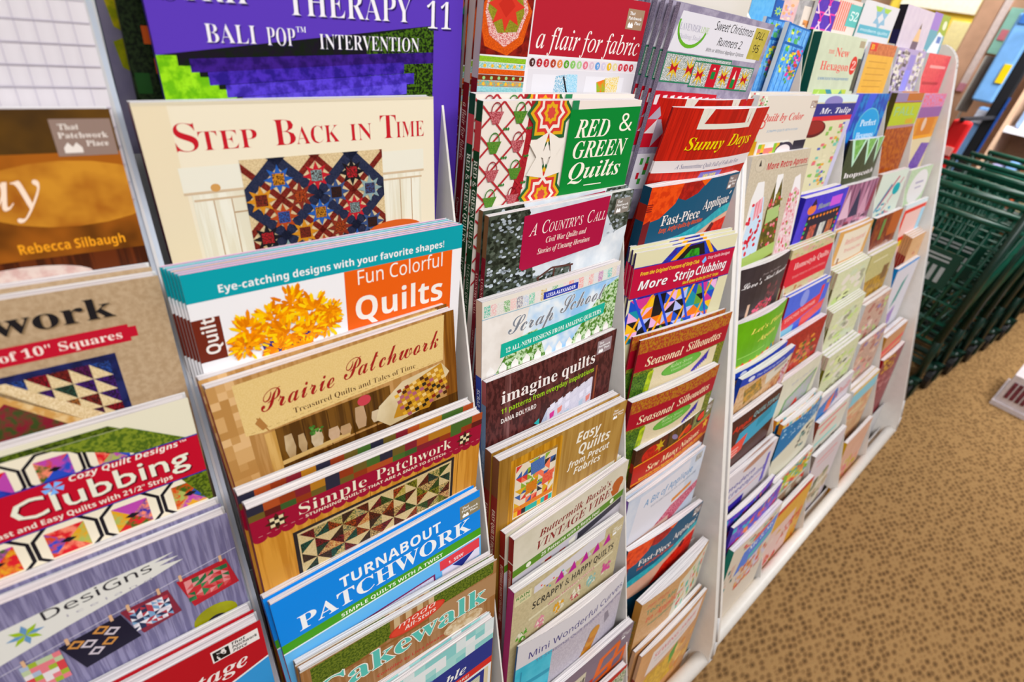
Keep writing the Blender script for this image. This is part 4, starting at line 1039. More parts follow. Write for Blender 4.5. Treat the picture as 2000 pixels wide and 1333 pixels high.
def sunny(A):
    A.R(0, 0, 100, A.H, '#c02818', '#a82014', (.25, .9, 1))
    for i in range(14): A.R(3+i*7, 0, 3.4+i*7, A.H, '#9c1c12')
    A.P([(24, 0), (80, 0), (80, 11), (24, 11)], '#e8e4d8'); A.P([(29, 0), (75, 0), (76, 8), (29, 8)], '#b82418', '#a01c12', WOOD)
    A.P([(29, 0), (34, 0), (29, 8)], '#e8e4d8'); A.P([(70, 0), (75, 0), (75, 8), (72, 8)], '#e8e4d8')
    A.Tx('Sunny', 20, 22.6, 7, 56, 'J', '#f0d400', shadow='#7c1008'); A.Tx('Days', 61, 21.4, 7, 90, 'J', '#f0d400', shadow='#7c1008')
    A.R(0, 28.5, 100, 35.4, '#e6dede'); A.Tx('A Summertime Quilt Full of Folk-Art Fun', 18, 33.4, 2.6, 86, 'I', '#4c4c7c')
    A.P([(44, 36.5), (68, 36.5), (66, 41.5), (42, 41.5)], '#7c70b8'); A.Tx('JAN DESK', 47, 40.2, 2.4, 62, 'O', '#e8d840')
    A.R(50, 44, 100, 60, '#1c5c8c'); A.bits(0, 46, 50, 70, ['#d8641c', '#c83c18', '#e89830'], 20, 12, 8, 3, 'o')
def fast(A):
    A.R(0, 0, 100, A.H, '#12506e'); A.P([(0, 0), (30, 0), (30, 4), (26, 12), (14, 20), (0, 22)], '#e0541c', '#c83c14', (.1, .8, 0))
    A.P([(30, 0), (58, 0), (48, 8), (36, 11), (28, 9)], '#b0241c', '#8c1814', BAT); A.P([(48, 0), (60, 0), (54, 4)], '#e0641c')
    for i in range(4): A.R(0, 10+i*1.3, 5, 10.7+i*1.3, '#7c1c18')
    A.P([(0, 22), (6, 20), (6, 60), (0, 60)], '#6c1c24')
    A.P([(0, 40), (12, 36), (40, 34), (66, 29), (84, 23), (100, 21), (100, 27), (84, 30), (60, 37), (30, 42), (0, 46)], '#3cb0b8', '#2c98a8', BAT)
    A.P([(0, 46), (30, 42), (60, 37), (84, 30), (100, 27), (100, 60), (0, 60)], '#e0b8a0', '#d8a890', SOFT)
    A.P([(55, 44), (74, 37), (80, 33), (100, 31), (100, 60), (40, 60)], '#d8341c', '#b81c14', BAT); A.P([(74, 37), (80, 32), (84, 34), (80, 40)], '#5c1c28')
    A.Tx('Fast-Piece', 17, 25, 6.4, 58, 'S', '#eee8e4', shadow='#0a2c40'); A.Tx('Appliqué', 60, 20.4, 6.4, 95, 'S', '#eee8e4', shadow='#0a2c40')
    A.Tx('Easy, Artful Quilts by Machine', 17, 29.6, 2.9, 64, 'O', '#e0602c', rot=-.02); A.P([(93.4, 14.2), (95, 12.2), (96.2, 12.6), (94.4, 14.6)], '#eee8e4'); A.tpp(86, 1.5, 13, '#8c7c78')
def more(A):
    A.R(0, 0, 100, A.H, '#dcd6b4')
    A.P([(20, 12), (34, 1), (66, 0), (84, 12), (90, 30), (88, 50), (0, 56), (0, 40)], '#1c3ca8', '#3c1c7c', (.12, .8, 0))
    for a in ((30, 12, 48, -1), (64, -1, 76, 12)): A.L(*a, 3, '#e8a818')
    A.P([(36, 10), (46, 2), (62, 1), (66, 10)], '#1c181c'); A.P([(42, 10), (50, 4), (58, 4), (60, 10)], '#3c9c2c', '#1c5c1c', BAT)
    A.patch(2, 30, 88, 60, 8, 4, ['#e87c1c', '#f0c030', '#1c181c', '#e8b4dc', '#b8c0f0', '#1c4cb8', '#6c9c3c', '#1c8ca0', '#c83c8c', '#141014'], 5, 1)
    for i in range(4): A.L(2+i*22, 62, 22+i*20, 28, 2, '#f0a818'); A.L(4+i*22, 28, 26+i*20, 62, 2, '#2c4cc0')
    A.P([(89, 28), (100, 26), (100, 60), (84, 60)], '#dcd6b4')
    A.R(0, 9, 100, 29, '#2c2c90'); A.R(0, 9.6, 100, 28.4, '#b0133c')
    A.Tx('From the Original Creators of Strip Club', 6, 14.6, 2.3, 61, 'O', '#f0d838'); A.Tx('Cozy Quilt Designs', 70, 13.4, 1.9, 95, 'O', '#eecbd0'); A.P([(64, 14), (67, 11), (69, 14), (66, 16)], '#7cb4ee')
    A.Tx('More', 6, 23.8, 5.6, 32, 'O', '#f2eeee', shadow='#4c0c20'); A.Tx('Strip', 38, 23.4, 6, 58, 'O', '#f2eeee', shadow='#4c0c20'); A.Tx('Clubbing', 60, 23, 6, 94, 'O', '#f2eeee', shadow='#4c0c20')
    A.Tx('More Great Quilts for 2½" Strips', 48, 27, 1.9, 87, 'O', '#f0d838')
def seas(A):
    A.R(0, 0, 100, A.H, '#8a8a30', '#4c5c20', FOL); A.R(0, 0, 100, 10, '#9c3c2c', '#b07a28', (.3, 1, 0))
    A.P([(18, 24), (90, 24), (90, 60), (14, 60)], '#e0d2b4', '#d4c4a0', FINE); A.P([(14, 26), (19, 25), (16, 60), (8, 60)], '#b8c82c', '#8ca028', BAT); A.P([(0, 26), (14, 25), (10, 60), (0, 60)], '#5c7c28', '#2c4c1c', FOL)
    A.R(0, 10, 100, 23.4, '#9c1028'); A.Tx('Seasonal', 9, 20.6, 6.4, 46, 'J', '#f0ddbc'); A.Tx('Silhouettes', 50, 19.4, 6.4, 92, 'J', '#f0ddbc')
    A.E(49, 28.5, 21.5, 5.2, '#5c9c3c', rot=-.1); A.E(49, 28.5, 20.4, 4.5, '#6cac48', rot=-.1); A.Tx('Kelsey Sivers', 36, 28.6, 2.6, 60, 'I', '#cfe4b0', rot=-.05); A.Tx('Country Garden', 38, 31.6, 2, 60, 'I', '#cfe4b0', rot=-.05)
    for i in range(8): A.P([(62+i*2, 38-i), (66+i*2, 34-i*1.4), (65+i*2, 40-i)], '#3c2c9c')
def sewmany(A):
    A.R(0, 0, 100, A.H, '#4c2a18', '#3a1c10', BAT); A.P([(8, 2), (34, 0), (34, 13), (4, 14)], '#5c2c1c'); A.E(18, 10, 11, 7, '#c02c1c', '#9c1c14', BAT); A.star(26, 7, 6, '#c8a828', None, 6, .4)
    A.P([(36, 1), (66, 0), (66, 14), (36, 14)], '#6c4c24', '#3c2c14', WOOD); A.E(56, 9, 8, 2, '#d85c1c', rot=-.5); A.E(44, 8, 5, 2, '#8c7c9c', rot=.6); A.E(62, 10, 5, 3, '#c02c1c'); A.R(68, 0, 100, 14, '#6c5c3c', '#8c9c5c', BAT); A.E(82, 7, 9, 5, '#1c1a1c'); A.E(82, 7, 7, 3.6, '#d83c24')
    A.tpp(88, .8, 11, '#8c7c6c'); A.R(0, 14, 100, 15, '#e0a020'); A.R(0, 15, 100, 33, '#b02418'); A.R(0, 31, 100, 32, '#e0a020')
    A.Tx('Sew Many Notions', 15, 25.6, 5.4, 84, 'J', '#f2e4b8'); A.Tx('Wonderful Wool Appliqués, Simple Stitcheries, and More', 8, 30.2, 2, 92, 'O', '#f0c82c'); A.star(93, 20, 5, '#e8b838', None, 5, .5)
    A.R(0, 33, 100, A.H, '#5c2018', '#a8642c', (.03, .8, 0)); A.bits(4, 34, 90, 50, ['#b02c1c', '#8c7c4c', '#6c1c14', '#c8a468'], 20, 12, 8, 3, 'o')
def bit(A):
    A.R(0, 0, 100, A.H, '#d4d8e2', '#c4ccdc', SOFT); A.P([(14, 4), (78, 2), (74, 60), (6, 60)], '#e0dde4'); A.Tx('A Bit of Appliqué', 20, 17.4, 6.4, 84, 'o', '#3c88b8'); A.Tx('EASY FUSIBLE PROJECTS FOR YOU AND YOUR HOME', 30, 23, 2, 92, 'N', '#5c6c84')
    A.P([(60, 33), (88, 30), (88, 34), (60, 37)], '#d88c3c'); A.P([(20, 60), (60, 40), (100, 36), (100, 44), (60, 60)], '#a8204c', '#d88c9c', (.4, 1, 0)); A.R(0, 50, 60, 70, '#d8b8ac'); A.E(8, 60, 9, 7, '#8cc8d8'); A.R(86, 3, 96, 10, '#6c6864', '#d8d4d0', FINE)
def teach(A):
    A.R(0, 0, 100, A.H, '#d0a87c', '#c89c6c', (.2, .5, 0)); A.P([(50, 10), (100, 4), (100, 60), (44, 60)], '#dfd8c4')
    A.Tx('Pam Vieyra', 8, 9.6, 3.6, 34, 'o', '#c85048'); A.Tx('Teach Me', 8, 18, 5.4, 46, 'N', '#4c9c7c'); A.Tx('to Appliqué', 10, 27, 6.4, 62, 'J', '#d8604c'); A.Tx('Fusible Applique Made Easy', 14, 34, 3, 60, 'o', '#4c9c7c')
    A.bits(52, 8, 96, 50, ['#d83c34', '#8cb83c', '#d8a83c', '#5cb8a8', '#e8dcd0', '#e0d8c4'], 60, 5, 7, 6)
def sewhome(A):
    A.R(0, 0, 100, A.H, '#d8a878', '#d09c6c', SOFT); A.P([(18, 10), (94, 5), (92, 32), (14, 38)], '#ece0dc'); A.Tx('SEWING HOME', 21, 21, 5.4, 88, 'o', '#d86068'); A.Tx('16 Projects to Brighten Every Room', 24, 28, 2.6, 80, 'N', '#b0a8a8')
    A.P([(0, 60), (20, 40), (60, 44), (70, 80), (0, 80)], '#e0b838', '#c89c28', (.1, .6, 0)); A.P([(52, 44), (62, 34), (64, 48), (56, 62)], '#5c9c3c'); A.bits(60, 40, 100, 90, ['#e8b468', '#d89454', '#f0c880'], 20, 10, 12, 4, 'o')
def aprons(A):
    A.R(0, 0, 100, A.H, '#c8bca8', '#bdb09a', (.25, .6, 0)); A.E(14, 7, 8, 5.5, '#b8ac98'); A.E(14, 7, 7, 4.8, '#c8bca8'); A.P([(12, 8), (14, 3), (16, 8)], '#3c3430')
    A.Tx('More Retro Aprons', 25, 11.6, 5, 97, 'O', '#b02430'); A.R(66, 13, 100, 13.6, '#8c8070')
    A.P([(10, 32), (16, 20), (26, 20), (30, 36), (36, 80), (4, 80)], '#e6e2e0'); A.P([(46, 17), (56, 17), (62, 40), (58, 60), (44, 44)], '#eae6e4'); A.P([(80, 22), (90, 20), (98, 40), (100, 80), (70, 80)], '#eae4e4')
    A.P([(14, 38), (30, 32), (36, 60), (32, 90), (2, 90)], '#b4d0e4', '#d4e0ec', FINE); A.bits(4, 34, 33, 88, ['#c0182c', '#c83040'], 34, 4.5, 4.5, 3, 'o')
    A.P([(18, 36), (28, 32), (30, 44), (18, 50)], '#d87c88', '#e8b8c0', GRAIN)
    A.P([(38, 44), (46, 22), (48, 40), (56, 20), (62, 44), (66, 90), (34, 90)], '#6c5c28', '#4c4820', BAT); A.bits(38, 30, 64, 88, ['#c83c4c', '#d88c90', '#4c5020', '#8c8438'], 60, 5, 4, 7, 'o'); A.P([(40, 44), (60, 42), (62, 52), (40, 56)], '#a8bc7c')
    A.P([(74, 40), (84, 30), (94, 34), (98, 90), (68, 90)], '#e8d4d4', '#dca8b0', BAT); A.bits(72, 32, 96, 88, ['#c83048', '#d87c8c', '#8ca850', '#ecdcdc'], 60, 4, 4, 9, 'o'); A.P([(4, 80), (66, 74), (66, 84), (4, 92)], '#a8bc6c')
def qbc(A):
    A.R(0, 0, 100, A.H, '#dcd2c6'); A.bits(0, 0, 14, 14, ['#5c9c3c', '#ecece0', '#dce4c8', '#c86068'], 40, 4, 4, 3, 'o'); A.P([(0, 40), (10, 30), (12, 60), (0, 60)], '#8cb83c'); A.R(0, 48, 14, 90, '#c8961c')
    A.Tx('Quilt by Color', 12, 27, 8, 80, 'J', '#c83c34', sh=.05); A.E(14, 30, 5, 5, '#d04c44', n=12); A.E(14, 30, 3.4, 3.4, '#dcd2c6', n=12); A.Tx('SCRAPPY QUILTS WITH A PLAN', 24, 39, 2.4, 76, 'o', '#6c9cc0')
    A.tpp(88, 6, 12, '#a08878'); A.R(16, 50, 66, 100, '#e8e4dc'); A.patch(18, 52, 56, 90, 8, 8, ['#e0b83c', '#8cb83c', '#e87c70', '#2c2a3c', '#e8e4dc', '#ece8e0'], 4); A.E(62, 62, 16, 10, '#3c3444'); A.E(60, 63, 13, 8, '#e8dcdc'); A.R(76, 52, 100, 70, '#2c2634')
def watermelon(A):
    A.R(0, 0, 100, A.H, '#dcd4b4'); A.R(0, 0, 100, 12, '#c8e0e4', '#e4ecec', FINE); A.E(46, 12, 20, 10, '#8c84bc'); A.R(0, 14, 100, 34, '#34347c'); A.Tx('Mr. Tulip', 22, 30, 9, 92, 'J', '#f0eef0'); A.R(0, 34, 100, 42, '#c8343c')
    A.E(20, 54, 26, 14, '#5c1c1c'); A.E(20, 52, 22, 11, '#8c2c24'); A.bits(40, 44, 96, 160, ['#d8707c', '#7cc0b0', '#e0a83c', '#4c5cb0', '#8cb85c', '#e4dcbc', '#dcd4b4'], 60, 9, 7, 3); A.R(90, 44, 100, A.H, '#c8c4dc')
def pktblue(A):
    A.R(0, 0, 100, A.H, '#2a6cb0'); A.R(6, 6, 94, A.H-4, '#7cb8e8', '#5ca0e0', BAT)
    for i in range(5): A.R(8+i*18, 6, 10+i*18, A.H, '#2060a8')
    A.bits(12, 10, 34, 160, ['#c8e04c', '#5cc060', '#e8f080', '#3c98e0'], 40, 14, 14, 3, 'o'); A.bits(40, 8, 70, 150, ['#8cc0f0', '#d8e850', '#3c78c8', '#60b870'], 40, 14, 12, 5); A.bits(50, 60, 96, 190, ['#e0409c', '#e88ab8', '#f0b840', '#5c9c3c', '#3c60b0', '#e86040'], 60, 14, 14, 6, 'o'); A.R(6, 56, 90, 64, '#2060a8')
def pktstar(A):
    A.R(0, 0, 100, A.H, '#1c5ca8'); A.R(0, 0, 70, 80, '#6cb4e0', '#5ca8dc', BAT); A.R(70, 0, 76, 80, '#1c4c90'); A.star(88, 30, 14, '#a8d068', '#3c8cc0'); A.patch(0, 86, 100, 200, 4, 5, ['#1c5ca8', '#3c8cb8', '#a8d068', '#e070a8', '#e8b060'], 4, 1)
def pastelp(A):
    A.R(0, 0, 100, A.H, '#e8c8b8', '#dcb8c0', (.03, .7, 0)); A.bits(0, 0, 100, 200, ['#e89c9c', '#f0dcc8', '#c8b4d8', '#e8b080', '#f0e4e4'], 60, 20, 16, 5, 'o')
def greyp(A): A.R(0, 0, 100, A.H, '#b8b4b4', '#9c9898', (.06, .8, 0)); A.R(60, 20, 100, 200, '#e8dcd0'); A.bits(60, 60, 100, 200, ['#d85c30', '#e8a060', '#e8d8c8'], 30, 20, 20, 3)
def hexp(A):
    A.R(0, 0, 100, A.H, '#4c2ca0', '#5434a8', BAT)
    for x, y in ((30, 20), (80, 20), (55, 75), (5, 75), (30, 130), (80, 130)):
        for k in range(6):
            a = k*PI/3; b = a+PI/3; A.L(x+30*math.cos(a), y+30*math.sin(a), x+30*math.cos(b), y+30*math.sin(b), 6, ['#e8c8dc', '#d83c9c'][k % 2])
def coralset(A):
    A.R(0, 0, 100, A.H, '#e8d8d0'); 
    for i in range(7): A.R(6+i*8, 8, 11+i*8, 80, '#e07c6c')
    A.R(50, 10, 100, 66, '#5cb8b4'); A.Tx('52', 60, 50, 22, 92, 'J', '#e4f4f0'); A.R(0, 90, 90, 96, '#b0a8ac'); A.R(94, 0, 100, A.H, '#2c7c78')
def whiteb(A):
    A.R(0, 0, 100, A.H, '#dcdce0'); A.P([(30, 6), (78, 6), (54, 30)], '#a8cc5c'); A.star(54, 24, 20, '#8cb8d0', '#dcdce0', 6, .6); A.R(4, 40, 96, 54, '#5cb0c4'); A.Tx('modern quilts', 10, 50, 5, 90, 'N', '#e4f4f8'); A.bits(4, 66, 96, 120, ['#e8b060', '#c8b0d8', '#a0c0e0', '#e0e0e4', '#e89c7c'], 40, 12, 14, 5, 't')
def pencil(A):
    A.R(0, 0, 100, A.H, '#cfc6d4', '#c4bacc', SOFT); A.P([(50, 60), (72, 60), (66, 160), (40, 160)], '#5a5068'); A.P([(50, 60), (64, 24), (72, 60)], '#d8b890'); A.P([(60, 36), (64, 24), (67, 36)], '#4c4440')
def bluepurple(A):
    A.R(0, 0, 100, A.H, '#4c9cb0'); A.R(0, 0, 50, 50, '#8c74c0'); A.R(50, 0, 100, 60, '#8ca83c'); A.P([(20, 120), (60, 50), (90, 60), (90, 120)], '#dce8f0'); A.R(60, 64, 84, 84, '#3c74b8'); A.E(80, 30, 12, 14, '#d8e0c8')
def newhex(A):
    A.R(0, 0, 100, A.H, '#c4ccb4', '#ccd4bc', SOFT); A.Tx('THE', 22, 27, 5, 34, 'S', '#d86058'); A.Tx('New', 37, 30, 12, 68, 'S', '#d86058'); A.Tx('Hexagon', 13, 50, 12, 74, 'S', '#d86058')
    A.E(84, 41, 8, 14, '#c8342c'); A.Tx('2', 80, 48, 13, 89, 'J', '#f0c8c0'); A.Tx('52 MORE BLOCKS TO ENGLISH PAPER PIECE', 14, 64, 3.6, 82, 'B', '#5c88b0'); A.P([(12, 78), (84, 78), (84, 200), (8, 200)], '#8cc05c'); A.patch(12, 78, 84, 110, 6, 2, ['#a8cc5c', '#3c8c9c', '#c8dc8c', '#6cb060', '#b8c84c'], 4, 1); A.R(92, 30, 100, 80, '#4c5044'); A.R(86, 4, 98, 14, '#a89c84')
def yellowred(A):
    A.R(0, 0, 100, A.H, '#e0b050', '#d8a848', SOFT); A.R(0, 0, 100, 26, '#c87c54', '#b0603c', BAT); A.R(0, 0, 26, 18, '#c83c34'); A.Tx('B', 4, 15, 11, 16, 'S', '#e8c030')
    for i in range(5): A.R(10, 40+i*14, 80, 42+i*14, '#c08c3c')
def zebra(A):
    A.R(0, 0, 100, A.H, '#a89cc4'); A.bits(0, 0, 44, 180, ['#e0dcd4', '#8c8480', '#d8d4cc', '#4c4858'], 150, 9, 9, 3); A.bits(66, 0, 100, 180, ['#e0dcd4', '#8c8480', '#d8d4cc'], 110, 9, 9, 4); A.R(46, 10, 66, 80, '#8c84c8'); A.R(44, 40, 62, 90, '#8c8ce0')
def coralred(A):
    A.R(0, 0, 100, A.H, '#d8505c', '#c8404c', BAT); A.R(20, 24, 90, 30, '#e8a0a0'); A.R(10, 60, 80, 66, '#a82838'); A.R(10, 110, 80, 126, '#e8b0b0'); A.R(0, 150, 100, A.H, '#a8b4dc')
def peacock(A):
    A.R(0, 0, 100, A.H, '#1478b8', '#1c3c9c', (.06, 1, .4)); A.P([(0, 0), (20, 0), (10, 60), (0, 90)], '#4c48b8'); A.P([(40, 0), (60, 0), (50, 40), (30, 60)], '#3c58c8'); A.E(58, 66, 34, 40, '#6cb8c8'); A.E(58, 66, 32, 38, '#1c94cc'); A.Tx('Perfect', 36, 60, 12, 82, 'S', '#dcecf4'); A.Tx('Hexagons', 34, 84, 12, 84, 'S', '#dcecf4')
def lime(A):
    A.R(0, 0, 100, A.H, '#b0641c', '#8c3c14', (.08, 1, 0)); A.R(0, 0, 100, 18, '#8c7ca0'); A.R(40, 0, 100, 16, '#b06a28'); A.R(0, 20, 100, 66, '#b0bc2c'); A.Tx('FALL', 10, 46, 18, 84, 'N', '#8cb890'); A.R(60, 54, 88, 64, '#c8a030'); A.R(0, 66, 100, 72, '#a88088')
def orangep(A):
    A.R(0, 0, 100, A.H, '#c8862c', '#d89840', BAT); A.R(0, 0, 100, 30, '#d8606c', '#b890c0', BAT); A.R(0, 30, 100, 54, '#8c5c94'); A.R(16, 54, 84, 96, '#c87c20'); A.E(40, 70, 8, 16, '#d8bca8'); A.R(0, 96, 100, 104, '#e09c1c'); A.R(0, 104, 100, A.H, '#d8c8a4'); A.P([(20, 200), (60, 116), (100, 120), (80, 200)], '#7c58a8', '#5c3c8c', BAT)
def pennants(A):
    A.R(0, 0, 100, A.H, '#4c5038', '#404430', (.3, .9, 0))
    for i in range(3): A.P([(4+i*32, 0), (36+i*32, 0), (18+i*32, 52)], '#bcdcc4'); A.P([(9+i*32, 0), (31+i*32, 0), (19+i*32, 40)], '#6ca04c', '#8cb86c', BAT)
    A.Tx('hopscotch', 8, 72, 10, 92, 'S', '#ece4e4')
def hocus(A):
    A.R(0, 0, 100, A.H, '#5444c8', '#4438b4', SOFT); A.R(16, 34, 94, 120, '#2c2838')
    for i in range(9): A.E(21+i*8, 40, 2.6, 2.6, '#e88a2c', n=8); A.E(18, 50+i*8, 2.2, 3, ['#3cb060', '#e04c5c'][i % 2], n=8); A.E(91, 50+i*8, 2.2, 3, ['#e04c5c', '#3cb060'][i % 2], n=8)
    A.Tx('Haunts', 32, 26, 9, 60, 'I', '#c8d82c'); A.R(60, 10, 88, 28, '#c860d0'); A.E(20, 24, 9, 9, '#e0804c', n=12); A.P([(16, 18), (22, 4), (28, 16)], '#3c2438')
    for x, c in ((28, '#c86858'), (50, '#dcdcd8'), (70, '#c87c50')): A.R(x, 56, x+14, 110, c, '#8c4c3c' if x != 50 else '#b8b8b0', BAT)
def forest(A):
    A.R(0, 0, 100, A.H, '#b07c94', '#7c5068', (.06, 1, 1))
    for i in range(4): A.P([(4+i*26, 70), (16+i*26, 8), (30+i*26, 70)], ['#d8b4c4', '#3c3850', '#c898ac', '#8c3c50'][i])
    A.bits(0, 70, 100, 120, ['#8c2840', '#d8a8bc', '#5c3c50', '#c07890'], 40, 16, 12, 3)
def scissors(A):
    A.R(0, 0, 100, A.H, '#d4dcd0'); A.L(20, 80, 70, 14, 5, '#b8506c'); A.L(10, 90, 50, 30, 5, '#2c7c9c'); A.L(40, 90, 90, 20, 4, '#c88c94'); A.E(72, 44, 13, 14, '#1ca0a8'); A.bits(10, 70, 80, 120, ['#7cb0c0', '#d4dcd0', '#c86c7c', '#3c8ca0'], 20, 12, 8, 3)
def oval(A): A.R(0, 0, 100, A.H, '#b4c8a4', '#c4d4b8', BAT); A.E(56, 50, 40, 44, '#e4e0e0'); A.R(40, 36, 76, 41, '#a8a0b8'); A.R(44, 50, 72, 54, '#a8a0b8')
def brownor(A): A.R(0, 0, 100, A.H, '#8c4c28', '#6c2c24', (.04, 1, 0)); A.R(60, 0, 100, 60, '#b0602c'); A.R(30, 10, 40, 60, '#6c8c4c'); A.Tx('quilt', 20, 84, 12, 80, 'I', '#dcc8b8')
def wry(A): A.R(0, 0, 100, A.H, '#ecc4bc'); A.R(0, 0, 100, 12, '#dce8ec'); A.R(0, 14, 100, 24, '#d8402c'); A.R(0, 24, 10, 90, '#d8402c'); A.R(0, 88, 100, 100, '#d83c24'); A.R(0, 100, 100, 116, '#e8c82c'); A.R(82, 26, 100, 90, '#a8d0e4')
def tancard(A): A.R(0, 0, 100, A.H, '#d8a868', '#d0a05c', SOFT); A.P([(12, 6), (92, 6), (86, 70), (8, 70)], '#e8dcc8'); A.Tx('Rediscovered', 22, 34, 12, 82, 'o', '#d8807c'); A.Tx('Treasures', 26, 52, 8, 76, 'o', '#d8807c'); A.R(14, 60, 18, 74, '#8c5c3c')
def humm(A):
    A.R(0, 0, 100, A.H, '#cfc49c', '#c8b890', (.05, .7, 0)); A.bits(0, 0, 100, 16, ['#c8b880', '#a8b080', '#d8a8a0'], 30, 10, 5, 3, 'o'); A.R(0, 18, 100, 74, '#c82038'); A.Tx('Homestyle Quilts', 14, 42, 12, 96, 'S', '#f0c8c4'); A.Tx('Simple Patterns and Savory Recipes', 16, 60, 5, 94, 'N', '#eca8a8'); A.bits(0, 76, 100, 130, ['#c0986c', '#d8a8a0', '#b87c50', '#c8b890'], 50, 12, 9, 4, 'o')
def tangold(A): A.R(0, 0, 100, A.H, '#c4ba84', '#b8b07c', BAT); A.R(0, 70, 100, 130, '#b8902c', '#8c6c3c', (.04, .9, 0)); A.R(70, 50, 92, 90, '#7c5c34'); A.R(16, 20, 70, 24, '#dcd4b0')
def tanstack(A): A.R(0, 0, 100, A.H, '#d8b084', '#d0a478', SOFT); A.bits(20, 20, 80, 60, ['#c07060', '#d8b084'], 14, 12, 10, 3, 'o')
def greencr(seed):
    def f(A): A.R(0, 0, 100, A.H, '#d8d8b8', '#ccd0a8', BAT); A.bits(4, 10, 96, 110, ['#c4d88c', '#e0e0cc', '#a8a890', '#ccd4b8', '#e4dcd0', '#dce4a8'], 36, 24, 18, seed, 'o'); A.bits(20, 90, 90, 120, ['#7c7458', '#d8d8b8'], 26, 9, 5, seed+1)
    return f
def bluewhite(A): A.R(0, 0, 100, A.H, '#d8d4dc'); A.R(0, 0, 100, 8, '#5c9cd8'); A.P([(50, 60), (70, 40), (50, 110), (30, 130)], '#2c8c84'); A.P([(30, 150), (60, 130), (60, 180), (20, 200)], '#9c7cb8')
def bluered(A):
    A.R(0, 0, 100, A.H, '#4c68d0', '#4460c8', SOFT); A.P([(0, 44), (80, 30), (80, 12), (88, 12), (84, 52), (0, 74)], '#d83840'); A.Tx('STITCHED TOGETHER', 6, 56, 8, 74, 'B', '#f0b8b4', rot=-.13); A.P([(46, 64), (100, 48), (98, 70), (46, 90)], '#e05c58')
    A.E(40, 20, 9, 18, '#8c98dc'); A.bits(30, 90, 60, 130, ['#8ca0e0', '#4c68d0'], 14, 8, 8, 4); A.R(90, 4, 98, 12, '#b0b090'); A.R(0, 70, 30, 130, '#8cc0d8')
def floral(seed):
    def f(A): A.R(0, 0, 100, A.H, '#c8a898', '#b89888', BAT); A.bits(0, 0, 100, 130, ['#d88c84', '#8c7ca8', '#b8c888', '#d8b4a0', '#a86c64', '#e0c8b8'], 44, 20, 16, seed, 'o')
    return f
def xmas(A): A.R(0, 0, 100, A.H, '#a82c24', '#8c1c18', BAT); A.P([(16, 120), (60, 20), (90, 100)], '#c8604c', '#a83c34', (.08, 1, 0)); A.bits(10, 20, 96, 120, ['#b8a038', '#c03c30', '#4c5c24', '#d88c3c', '#c86c64'], 60, 12, 10, 5, 'o'); A.R(0, 100, 100, 130, '#4c4c1c', '#8c7c2c', BAT)
def triang(A): A.R(0, 0, 100, A.H, '#dcd8c4', '#d4d0bc', SOFT); A.P([(24, 60), (96, 30), (80, 120), (10, 130)], '#6c9c5c'); A.P([(28, 64), (92, 36), (78, 116), (16, 124)], '#a8b8a0', '#b4a8bc', BAT); A.P([(30, 110), (56, 76), (62, 92)], '#d84c40'); A.Tx('quilt a new leaf', 30, 30, 6, 86, 'N', '#a8a8c0')
def snow(A):
    A.R(0, 0, 100, A.H, '#e0dcc8'); A.R(0, 10, 100, 50, '#1c74a8'); 
    for i in range(16): A.R(i*6.3, 2, i*6.3+5, 9, ['#e8c038', '#e07830', '#5cb8c8', '#e8d8c8'][i % 4])
    A.bits(0, 12, 100, 50, ['#c4dce8', '#8cb8d4', '#1c74a8'], 90, 7, 6, 3, 't'); A.P([(0, 50), (60, 50), (0, 90)], '#1c74a8'); A.bits(50, 60, 96, 120, ['#1c5c60', '#8cb0a8', '#d8d4c0', '#3c3c3c'], 30, 10, 9, 7)
def tanred(A): A.R(0, 0, 100, A.H, '#c89468', '#c08c60', SOFT); A.P([(0, 44), (100, 36), (100, 46), (0, 60)], '#d84048'); A.R(0, 60, 100, 74, '#e89078')
def brownfl(A): A.R(0, 0, 100, A.H, '#9c4c50', '#7c3840', BAT); A.bits(0, 0, 70, 60, ['#c89838', '#a86828', '#8c4c3c', '#d8b048'], 50, 14, 12, 3, 'o'); A.bits(0, 60, 100, 130, ['#b06c70', '#8c3c48', '#c88c88'], 40, 14, 12, 4, 'o')
def blueor(A): A.R(0, 0, 100, A.H, '#d8d0d8'); A.P([(0, 30), (50, 10), (60, 40), (0, 100)], '#2c74b8'); A.P([(26, 30), (44, 14), (40, 60), (24, 60)], '#e0704c'); A.Tx('Quilt', 50, 40, 20, 98, 'I', '#d84c40'); A.bits(0, 70, 100, 130, ['#8c7cb8', '#d8d0d8', '#e8b0a0'], 24, 14, 12, 3)
def pastel(A): A.R(0, 0, 100, A.H, '#d8b890', '#cc9c78', (.04, .8, 0)); A.R(0, 0, 100, 12, '#e4c478'); A.P([(0, 12), (100, 12), (100, 50), (0, 50)], '#8cc8d8'); A.bits(0, 54, 100, 130, ['#d89c7c', '#e0c8a0', '#b88860'], 20, 24, 14, 5)
def coralteal(A): A.R(0, 0, 100, A.H, '#dcd8cc'); A.R(0, 12, 90, 18, '#e07c80'); A.E(40, 40, 26, 7, '#e89894', rot=-.2); A.R(10, 70, 80, 78, '#8cd0c8'); A.bits(0, 88, 100, 130, ['#8c6450', '#dcd8cc', '#6c4c3c'], 30, 16, 9, 3, 'o')
def roses(A): A.R(0, 0, 100, A.H, '#dcd0d4'); A.R(16, 20, 80, 24, '#e09ca0'); A.R(20, 32, 76, 35, '#e0a8ac'); A.bits(0, 60, 100, 150, ['#d8c8b0', '#c4b090', '#e4dcc8', '#8c8c6c', '#b8a080'], 50, 26, 20, 5, 'o')
